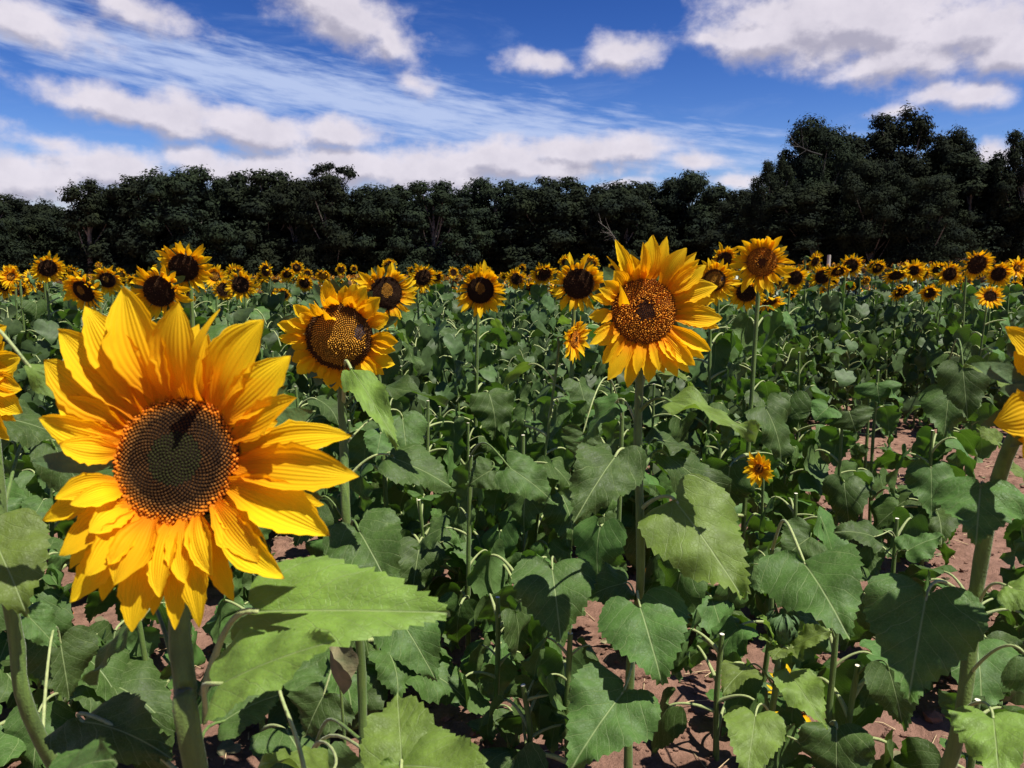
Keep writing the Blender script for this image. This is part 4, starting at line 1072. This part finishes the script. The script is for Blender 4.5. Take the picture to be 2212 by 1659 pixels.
# whole-plant meshes for the mid distance
def plant_foliage(seed, h, n, size):
    r = np.random.RandomState(seed); mb = MB()
    for i in range(n):
        f = .10 + .88 * i / n; kit = K2[r.randint(len(K2))]; az = i * PHI + r.uniform(-.4, .4); sz = size * r.uniform(.7, 1.15) * (1.1 - .35 * f)
        c, s_ = math.cos(az), math.sin(az); tl = r.uniform(-.3, .4)
        Rt = np.array([[c, -s_, 0], [s_, c, 0], [0, 0, 1]]) @ np.array([[math.cos(tl), 0, math.sin(tl)], [0, 1, 0], [-math.sin(tl), 0, math.cos(tl)]])
        mb.add(kit.bV @ Rt.T * sz + np.array([0, 0, f * h]), kit.bF, kit.bUV)
        mb.add(np.concatenate(kit.pm.v) @ Rt.T * sz + np.array([0, 0, f * h]), kit.pm.f, mi=1)
    return mb.mesh('foliage', [M_FLEAF, M_PETIOLE])
FOL_T = [plant_foliage(400 + i, 1.30, 24, .20) for i in range(8)]
FOL_S = [plant_foliage(420 + i, .98, 24, .20) for i in range(8)]
ST_T = []; ST_S = []
for i in range(3):
    mb = MB(); tube(mb, spline([(0, 0, 0), (.02, .01, .5), (-.01, .0, 1.0), (0, 0, 1.30), (0, -.05, 1.38)], 12), [.011, .007], 6); ST_T.append(mb.mesh('stem', M_STEM))
    mb = MB(); tube(mb, spline([(0, 0, 0), (.01, .01, .4), (-.01, .0, .82)], 6), [.011, .009], 6, cap=1); ST_S.append(mb.mesh('stem', [M_STEM, M_PITH]))
nf = nc = 0
for (x, y, vx, D) in near_spots:
    z = tz(x, y)
    flowered = D > 7.2 and rng.rand() < .42
    if D > 15: continue
    if flowered:
        nf += 1
        sc = rng.uniform(.84, 1.07)
        root = thing('sunflower', 'sunflower standing in the crowded middle rows behind the near plants', 'sunflower', (x, y, z), 'sunflowers in the crowded middle rows')
        dx = rng.uniform(-.3, .3)
        rz = rng.uniform(-.5, .5)
        obj('stem', ST_T[rng.randint(3)], root, mat=Matrix.Rotation(rz, 4, 'Z') @ Matrix.Scale(sc, 4))
        obj('foliage', FOL_T[rng.randint(8)], root, mat=Matrix.Rotation(rng.uniform(0, 6.28), 4, 'Z') @ Matrix.Scale(sc, 4))
        cpos = np.array([math.sin(rz) * .09, -math.cos(rz) * .09, 1.38]) * sc
        make_head(root, cpos, math.degrees(rz) + rng.uniform(-35, 35), rng.uniform(-55, 10), rng.uniform(.17, .27), rng.uniform(.45, .56), ('dark', 'dark', 'patch', 'ochre')[rng.randint(4)], rng, 2)
    else:
        nc += 1
        sc = rng.uniform(.84, 1.2) * (1.0 if D > 5 else .88)
        if D < 5.2:
            h = .8 * sc * (1 if D > 3.4 else rng.uniform(.45, .72))
            near = 'close to the camera' if D < 3.4 else 'in the nearer rows'
            cut_stalk('leafy headless sunflower stalk growing %s' % near, np.array([x + rng.uniform(-.04, .04), y, z + h]), np.array([x, y, z]), rng, n=12, size=.20, z0=.12, z1=.97, group='leafy headless stalks %s' % near, lod=0 if D < 4 else 1, cat='headless plant')
        else:
            root = thing('headless_sunflower_plant', 'leafy sunflower plant without a flower head in the dense middle of the field', 'headless plant', (x, y, z), 'leafy plants without flower heads in mid field')
            obj('stem', ST_S[rng.randint(3)], root, mat=Matrix.Scale(sc, 4))
            obj('foliage', FOL_S[rng.randint(8)], root, mat=Matrix.Rotation(rng.uniform(0, 6.28), 4, 'Z') @ Matrix.Scale(sc, 4))
print('COUNT random flowered', nf, 'headless', nc)

# ------------------------------------------------------------------ far part of the field: one mass of leaves and heads
def lowhead(seed):
    r = np.random.RandomState(seed); n = 13; V = []; F = []
    for k in range(n):
        a = 2 * math.pi * (k + r.uniform(-.3, .3)) / n; L_ = r.uniform(1.5, 2.1); z_ = r.uniform(-.1, .4)
        w_ = .26
        V += [(math.cos(a - w_) * .95, math.sin(a - w_) * .95, 0), (math.cos(a + w_) * .95, math.sin(a + w_) * .95, 0), (math.cos(a + w_ * .6) * L_ * .75, math.sin(a + w_ * .6) * L_ * .75, z_ * .5 + .1), (math.cos(a) * L_, math.sin(a) * L_, z_), (math.cos(a - w_ * .6) * L_ * .75, math.sin(a - w_ * .6) * L_ * .75, z_ * .5)]
        F.append([5 * k + q for q in range(5)])
    nb = len(V); m = 10
    D1 = [(math.cos(2 * math.pi * q / m), math.sin(2 * math.pi * q / m), .02) for q in range(m)] + [(.55 * math.cos(2 * math.pi * q / m), .55 * math.sin(2 * math.pi * q / m), .22) for q in range(m)]
    return np.array(V), F, np.array(D1), [(q, (q + 1) % m, m + (q + 1) % m, m + q) for q in range(m)] + [tuple(range(m, 2 * m))]
LH = [lowhead(i) for i in range(5)]
def build_far():
    r = np.random.RandomState(31)
    hb = MB(); lb = MB()
    hv = []; hf = []; hn = 0; dvv = []; dff = []; dn_ = 0
    yy = 12.5
    cnt = 0
    lv = []; lf = []; ln_ = 0
    while yy < 92:
        step = .55 if yy < 30 else (.8 if yy < 50 else 1.1)
        half = yy * .70 + 2
        xx = -half
        while xx < half:
            xx += step * r.uniform(.45, 1.1)
            x = xx; y = yy + r.uniform(-.3, .3)
            if x / y > .22 and y > 50: continue
            z = tz(x, y); h = r.uniform(1.08, 1.44)
            if r.rand() < .62:
                cnt += 1
                V, F, D1, DF = LH[r.randint(5)]
                Rd = r.uniform(.052, .068) * (1 if yy < 50 else 1.1)
                M = face_frame(r.normal(8, 38), r.uniform(-55, 15), r.uniform(0, 360)); c = np.array([x, y, z + h])
                hv.append(V @ M.T * Rd + c); hf += [tuple(i + hn for i in q) for q in F]; hn += len(V)
                dvv.append(D1 @ M.T * Rd + c); dff += [tuple(i + dn_ for i in q) for q in DF]; dn_ += len(D1)
            # a few leaves: bent quads
            if yy < 20:
                for q in range(13):
                    kit = K2[r.randint(len(K2))]; a = r.uniform(0, 6.28); c_, s__ = math.cos(a), math.sin(a); f_ = r.uniform(.25, .97)
                    Rt = np.array([[c_, -s__, 0], [s__, c_, 0], [0, 0, 1]])
                    v_ = kit.bV @ Rt.T * r.uniform(.13, .24) + np.array([x, y, z + (h - .08) * f_]); kl = len(v_)
                    lv.append(v_); lf += [tuple(i + ln_ for i in fc) for fc in kit.bF]; ln_ += kl
                continue
            for q in range(9 if yy < 30 else 5):
                a = r.uniform(0, 6.28); o = np.array([x + math.cos(a) * r.uniform(.03, .3), y + math.sin(a) * r.uniform(.03, .3), z + h - r.uniform(.08, .45)])
                L_ = r.uniform(.13, .24); d = nrm([math.cos(a), math.sin(a), r.uniform(-1.1, .15)]); s_ = nrm(np.cross(d, [0, 0, 1])) + np.array([0, 0, r.uniform(-.3, .3)]); m = .45 * L_
                nn_ = np.cross(s_, d)
                lv.append(np.array([o, o + d * L_ * .25 + s_ * m + nn_ * .02, o + d * L_, o + d * L_ * .25 - s_ * m + nn_ * .02])); lf += [(ln_, ln_ + 1, ln_ + 2), (ln_, ln_ + 2, ln_ + 3)]; ln_ += 4
        yy += step * .95
    print('far heads', cnt)
    me = bpy.data.meshes.new('far_flower_field')
    V = np.concatenate(hv + dvv + lv)
    nh = hn; ndv = dn_
    F = hf + [tuple(i + nh for i in q) for q in dff] + [tuple(i + nh + ndv for i in q) for q in lf]
    me.from_pydata(V.tolist(), [], F)
    mi = [0] * len(hf) + [1] * len(dff) + [2] * len(lf)
    me.materials.append(M_PETALF); me.materials.append(M_DISCF); me.materials.append(M_FLEAF2)
    me.polygons.foreach_set('material_index', mi)
    me.update()
    o = obj('far_flower_field', me); o['kind'] = 'stuff'; o['label'] = 'distant mass of sunflower heads and leaves filling the far field'; o['category'] = 'sunflower field'
M_PETALF = plain('petal_far_yellow', (0.78, 0.32, 0.006), (0.88, 0.46, 0.01), 6.0, .6, 0)
M_DISCF = plain('disc_far_brown', (0.05, 0.026, 0.014), (0.12, 0.06, 0.02), 3.0, .8, 0)
M_FLEAF2 = plain('leaf_far_green', (0.042, 0.068, 0.024), (0.080, 0.112, 0.046), 3.0, .45, 0, spec=.6)
build_far()

# ------------------------------------------------------------------ eucalypts
def gum_variant(seed, H=12.0, Wc=9.0, clumps=34, low=.12, leafn=300, lsz=.20, open_=0.0, tufts=()):
    r = np.random.RandomState(seed)
    tb = MB(); cv = []
    # trunk and limbs
    lean = r.uniform(-.06, .06, 2) * H
    tr = spline([(0, 0, -.3), (lean[0] * .3, lean[1] * .3, H * .25), (lean[0], lean[1], H * .55), (lean[0] * 1.3, lean[1] * 1.3, H * .85)], 10)
    tube(tb, tr, [.028 * H, .02 * H, .006 * H], 8)
    cen = []
    for i in range(clumps):
        a = i * PHI + r.uniform(-.4, .4); f = (i + .5) / clumps
        zf = low + (1 - low) * f
        rad = Wc / 2 * (math.sin(math.pi * min(.97, .22 + .78 * (zf ** 1.3) * .93)) ** .65) * r.uniform(.45, 1.0)
        if r.rand() < .25: rad *= .45
        p = np.array([lean[0] + math.cos(a) * rad, lean[1] + math.sin(a) * rad, H * (zf * .93 + .02) + r.uniform(-.3, .3)])
        s_ = H * r.uniform(.06, .15) * (1.0 - .25 * zf)
        cen.append((p, s_))
    for (tx, tzz, s_) in tufts: cen.append((np.array([tx, r.uniform(-.5, .5), tzz]), s_))
    for k, (p, s_) in enumerate(cen):
        j = int(np.clip(p[2] / H - .22, .05, .95) * 9); b0 = tr[j]
        md = b0 * .5 + p * .5 + np.array([0, 0, -.06 * H * r.uniform(0, 1)])
        if k % 2 == 0 or k >= clumps: tube(tb, spline([b0, md, p], 6), [.009 * H, .003 * H], 5)
    V = []
    for (p, s_) in cen:
        n = int(leafn * (s_ / (H * .09)) ** 2)
        d = r.normal(size=(n, 3)); d /= np.linalg.norm(d, axis=1)[:, None]
        rr = r.uniform(.35, 1.0, n) ** .5 * (1 + .25 * r.normal(size=n) * .5)
        d[:, 2] = np.where(d[:, 2] < 0, d[:, 2] * .8, d[:, 2])
        lob = 1 + .28 * np.sin(d[:, 0] * 5 + p[0]) * np.sin(d[:, 1] * 5 + p[1]) + .18 * np.sin(d[:, 2] * 9 + p[2] * 3)
        q = p + d * (s_ * rr * lob)[:, None] * np.array([1.15, 1.15, .95])
        nr_ = d * 2.2 + np.array([0, 0, .6]) + r.normal(size=(n, 3)) * .45; nr_ /= np.linalg.norm(nr_, axis=1)[:, None]
        t1 = np.cross(nr_, r.normal(size=(n, 3))); t1 /= np.linalg.norm(t1, axis=1)[:, None]; t2 = np.cross(nr_, t1)
        L_ = lsz * r.uniform(.5, 1.15, n)[:, None]; w_ = L_ * .5
        V.append(np.stack([q - t1 * L_, q + t2 * w_, q + t1 * L_, q - t2 * w_], 1).reshape(-1, 3))
    V = np.concatenate(V); F = np.arange(len(V)).reshape(-1, 4)
    me = bpy.data.meshes.new('crown'); fast_mesh(me, V, F); me.materials.append(M_TLEAF)
    return me, tb.mesh('trunk', M_BARK), H
G = [gum_variant(1 + i, 12, 9.5, 46, low=.04, leafn=760) for i in range(5)]
GT = gum_variant(21, 13, 9, 46, low=.04, leafn=760, tufts=[(-1.9, 13.2, .6), (-1.1, 13.7, .75), (-.2, 14.0, .6), (.9, 13.6, .55), (1.8, 13.5, .75), (2.4, 13.0, .6)])
GO = gum_variant(31, 12, 6, 16, low=.62, leafn=480)                # open crown on a bare trunk
GB = [gum_variant(41 + i, 15, 13, 74, low=.03, leafn=760, lsz=.20) for i in range(3)]
ords = ['first', 'second', 'third', 'fourth', 'fifth', 'sixth', 'seventh', 'eighth', 'ninth', 'tenth', 'eleventh', 'twelfth', 'thirteenth', 'fourteenth', 'fifteenth', 'sixteenth', 'seventeenth', 'eighteenth', 'nineteenth', 'twentieth']
def tree(var, vx, top, D, label, wscale=1.0, seed=0, topfrac=1.0, group=None, zup=None):
    me, tk, H = var
    d = ray(vx, 580); x = d[0] / d[1] * D; y = D
    zg = tz(x, y)
    dt = ray(vx, top); ztop = CAM_H + dt[2] / dt[1] * D
    sc = (ztop - zg) / (H * topfrac)
    root = thing('gum_tree', label, 'tree', (x, y, zg), group, rz=np.random.RandomState(seed).uniform(0, 6.28))
    root.scale = (sc * wscale, sc * wscale, sc)
    obj('trunk', tk, root); obj('crown', me, root)
    return root
far_tops = [(-40, 425), (40, 440), (115, 445), (195, 392, 'GO'), (265, 402), (340, 388), (420, 382), (500, 378), (575, 392), (650, 388), (722, 372, 'GT'), (800, 402), (868, 400), (935, 412), (1000, 425), (1065, 404), (1135, 402), (1205, 390), (1280, 404), (1350, 400), (1415, 408), (1478, 384), (1545, 425), (1600, 430)]
kk = 0
for i, q in enumerate(far_tops):
    vx, top = q[0], q[1]
    D = 96 + (i * 37 % 13) - 6
    if len(q) > 2 and q[2] == 'GO': tree(GO, vx, top, 92, 'isolated open-crowned gum standing above the left of the far tree line', 1.0, 3, .97)
    elif len(q) > 2: 
        t_ = tree(GT, vx, 352, D - 3, 'emergent gum with thin flat leaf tufts sticking out above the far tree line', 1.0, 4, 14.4 / 13); t_.rotation_euler = (0, 0, 0)
    else:
        kk += 1
        tree(G[i % 5], vx, top - (0, 9, -6, 5, -10, 0, 7)[i % 7], D, ('dark rounded gum in the far tree line, %s from the left' % ords[kk - 1]) if kk <= 20 else ('dark rounded gum, %s of the far tree line before the tall right grove' % ('last but one' if kk == 21 else 'very last')), 1.05 + .1 * ((i * 7) % 3), i, .97)
# second rank, lower, fills the gaps between trunks
for i, vx in enumerate(range(-60, 1720, 74)):
    tree(G[(i + 2) % 5], vx, 455 - (i % 3) * 12 if vx > 180 else 455, 108 + (i % 2) * 5, 'dim gum of the rear rank seen through gaps in the far tree line', 1.35, 100 + i, .97, group='rear rank of far gums')
right_trees = [(1668, 352, 62, 'GB', 'spreading gum with a pale forked limb at the left end of the tall right grove', .62), (1768, 268, 66, 'GB', 'gum with bare twigs at its left shoulder in the right grove', .8), (1850, 290, 70, 'G', 'narrow gum between the two highest crowns of the right grove', 1.0),
   (1945, 250, 66, 'GB', 'highest broad gum crown of the right grove', .85), (1880, 350, 58, 'GB', 'lower front gum in the middle of the right grove', .9), (2050, 285, 64, 'GB', 'gum right of the highest crown in the right grove', .7), (2085, 345, 60, 'G', 'rounded gum at the right shoulder of the grove', 1.3),
   (1990, 390, 56, 'GB', 'low leafy gum at the front of the right grove', 1.0), (1640, 430, 66, 'G', 'low dark gum at the left foot of the right grove', 1.4), (2205, 285, 58, 'GB', 'gum at the right edge with a small flat top tuft', .6), (2150, 400, 62, 'G', 'shorter gum in the gap before the right edge', 1.3),
   (1760, 410, 60, 'G', 'bushy low gum under the twiggy one in the right grove', 1.5), (2270, 300, 60, 'GB', 'gum half outside the right edge', .8)]
for i, (vx, top, D, kd, lab, ws) in enumerate(right_trees):
    tree(GB[i % 3] if kd == 'GB' else G[i % 5], vx, top, D, lab, ws, 200 + i, .97)
for i, vx in enumerate(range(1620, 2330, 70)):
    tree(G[(i + 1) % 5], vx, 420 - (i % 3) * 15, 76, 'dim gum standing behind the right grove', 1.4, 300 + i, .97, group='gums behind the right grove')

# pale dead limbs showing against the dark trees
def dead_branch(label, pts3, r0, seed):
    base = np.asarray(pts3[0], float); rng = np.random.RandomState(seed); mb = MB()
    root = obj('dead_branch', None)
    main = spline(pts3, 12) - base; tube(mb, main, [r0, r0 * .3], 5)
    for k in range(9):
        j = rng.randint(3, 11); d = nrm(main[j] - main[j - 1]) + rng.normal(size=3) * .6; Ln = rng.uniform(.6, 1.6)
        tube(mb, spline([main[j], main[j] + nrm(d) * Ln * .5 + rng.normal(size=3) * .08, main[j] + nrm(d) * Ln], 5), [r0 * .4, r0 * .12], 4)
    bpy.data.objects.remove(root)
    o = obj('dead_branch', mb.mesh('dead_branch', M_TWIG if seed == 5 else M_BARK), loc=tuple(base)); o['label'] = label; o['category'] = 'dead branch'
def PD(vx, vy, D): d = ray(vx, vy); return CC + d / d[1] * D
dead_branch('bare pale dead limb with twigs against the dark trees above the tall sunflower', [PD(1345, 590, 84), PD(1335, 530, 84), PD(1318, 500, 84), PD(1292, 478, 84)], .05, 3)
dead_branch('bare twiggy limb reaching left from the top of the right grove', [PD(1775, 335, 61), PD(1745, 325, 61), PD(1722, 312, 61), PD(1700, 290, 61)], .06, 5)

# fallen log, small post and a parked white van roof beyond the field
def fallen_log():
    a, b_ = PD(2055, 565, 56), PD(2085, 553, 56); mb = MB(); base = a.copy()
    tube(mb, spline([a - base, (a + b_) / 2 - base + np.array([0, 0, .1]), b_ - base], 8), [.25, .30, .22], 9, ridge=.08)
    tube(mb, spline([(a + b_) / 2 - base, (a + b_) / 2 - base + np.array([.7, 0, .5])], 4), [.1, .04], 6)
    o = obj('fallen_log', mb.mesh('fallen_log', M_DEAD), loc=tuple(base)); o['label'] = 'pale fallen log lying under the right grove'; o['category'] = 'log'
fallen_log()
def post():
    p = PD(1790, 562, 54); g_ = tz(p[0], p[1]); mb = MB(); tube(mb, [(0, 0, 0), (.02, 0, p[2] - g_ + .35)], [.13, .11], 8)
    o = obj('wooden_post', mb.mesh('wooden_post', M_DEAD), loc=(p[0], p[1], g_)); o['label'] = 'pale wooden post at the edge of the grove behind the tall slanted sunflower'; o['category'] = 'post'
post()

# ------------------------------------------------------------------ things on the soil near the camera
def clods():
    r = np.random.RandomState(8); V = []; F = []; n = 0
    ico = np.array([(0, 0, 1), (.89, 0, .45), (.28, .85, .45), (-.72, .53, .45), (-.72, -.53, .45), (.28, -.85, .45), (.72, .53, -.45), (-.28, .85, -.45), (-.89, 0, -.45), (-.28, -.85, -.45), (.72, -.53, -.45), (0, 0, -1)])
    fc = [(0, 1, 2), (0, 2, 3), (0, 3, 4), (0, 4, 5), (0, 5, 1), (1, 6, 2), (2, 7, 3), (3, 8, 4), (4, 9, 5), (5, 10, 1), (6, 7, 2), (7, 8, 3), (8, 9, 4), (9, 10, 5), (10, 6, 1), (6, 11, 7), (7, 11, 8), (8, 11, 9), (9, 11, 10), (10, 11, 6)]
    for _ in range(5200):
        y = r.uniform(1.6, 7.5); x = r.uniform(-.75, .75) * y; s_ = abs(r.normal(0, .007)) + .003
        z = tz(x, y) + float(near_relief(np.array(x), np.array(y)))
        V.append(ico * (1 + r.uniform(-.3, .3, (12, 1))) * s_ * np.array([1.2, 1, .8]) + np.array([x, y, z + s_ * .3])); F += [tuple(i + n for i in q) for q in fc]; n += 12
    me = bpy.data.meshes.new('soil_clods'); me.from_pydata(np.concatenate(V).tolist(), [], F); me.materials.append(M_SOIL); me.update()
    o = obj('soil_clods', me); o['kind'] = 'stuff'; o['label'] = 'loose clods of red-brown soil between the plants'; o['category'] = 'soil'
clods()
def straw():
    r = np.random.RandomState(18); mb = MB()
    for _ in range(420):
        y = r.uniform(1.7, 7.0); x = r.uniform(-.7, .7) * y; a = r.uniform(0, 3.14); L_ = r.uniform(.03, .22)
        z = tz(x, y) + float(near_relief(np.array(x), np.array(y))) + .006
        d = np.array([math.cos(a), math.sin(a), r.uniform(-.05, .1)])
        tube(mb, [(x, y, z), np.array([x, y, z]) + d * L_ * .5 + np.array([0, 0, .01]), np.array([x, y, z]) + d * L_], [.0022, .001], 4)
    o = obj('straw_litter', mb.mesh('straw_litter', M_STRAW)); o['kind'] = 'stuff'; o['label'] = 'dry straw and stalk litter scattered on the soil'; o['category'] = 'plant litter'
straw()
def dry_leaves():
    r = np.random.RandomState(28); mb = MB()
    for _ in range(260):
        y = r.uniform(1.8, 7.2); x = r.uniform(-.72, .72) * y; a = r.uniform(0, 6.28)
        z = tz(x, y) + float(near_relief(np.array(x), np.array(y))) + .012
        kit = K2[r.randint(12)]; c_, s__ = math.cos(a), math.sin(a); v = (kit.bV - kit.bV.mean(0)) * np.array([1, 1, .35]) * r.uniform(.03, .09)
        mb.add(v @ np.array([[c_, -s__, 0], [s__, c_, 0], [0, 0, 1]]).T + np.array([x, y, z]), kit.bF, kit.bUV)
    o = obj('dry_leaf_litter', mb.mesh('dry_leaf_litter', M_DRYLEAF)); o['kind'] = 'stuff'; o['label'] = 'withered curled leaf scraps lying on the soil'; o['category'] = 'leaf litter'
dry_leaves()
r_ = np.random.RandomState(4)
def ground_hit(vx, vy):
    d = ray(vx, vy); k = (0 - CAM_H) / d[2]; return CC + d * k
for (vx, vy) in [(1395, 1250), (1545, 1300), (1855, 1155), (1880, 1145), (1700, 1090), (1760, 1030), (160, 1335), (1105, 1340), (1500, 1320), (1930, 1180), (1660, 1320)]:
    p = ground_hit(vx, vy)
    o = obj('fallen_petal', PET[r_.randint(10)], mat=Matrix.Translation((p[0], p[1], .022)) @ Matrix.Rotation(r_.uniform(0, 6), 4, 'Z') @ Matrix.Scale(.06, 4))
    o['label'] = 'single fallen yellow petal lying on the soil'; o['category'] = 'petal'; o['group'] = 'fallen petals on the soil'
def fallen_head():
    p = ground_hit(1712, 1560); base = np.array([p[0], p[1], 0.]); rng = np.random.RandomState(3)
    root = thing('fallen_sunflower_head', 'fallen sunflower head lying in shade on the soil behind the bud stem', 'flower head', tuple(base))
    make_head(root, np.array([0, 0, .09]), -10, 40, .2, .6, 'dark', rng, 0, npet=16)
fallen_head()
# dry curled leaf hanging behind the foreground sunflower
def wilted():
    a = P(728, 1375, 1.5); base = np.array([a[0], a[1] + .02, 0.]); rng = np.random.RandomState(6)
    root = thing('withered_stalk', 'thin stalk with one dry curled leaf hanging down, right of the foreground stem', 'withered plant', tuple(base))
    pts = rel(spline([base, base + np.array([.01, 0, .3]), a + np.array([0, 0, .01])], 12), base); make_stem(root, pts, .004, .003, rng=rng, ns=6)
    v, f, uv = petal_geo(rel(a, base), rel(P(742, 1500, 1.46), base), np.array([0, -1., .1]), .05, h=.12, cup=1.6, twist=2.2, nu=9, nv=20, rng=rng)
    mb = MB(); mb.add(v, f, uv); obj('leaf', mb.mesh('leaf', M_DRYLEAF), root)
wilted()
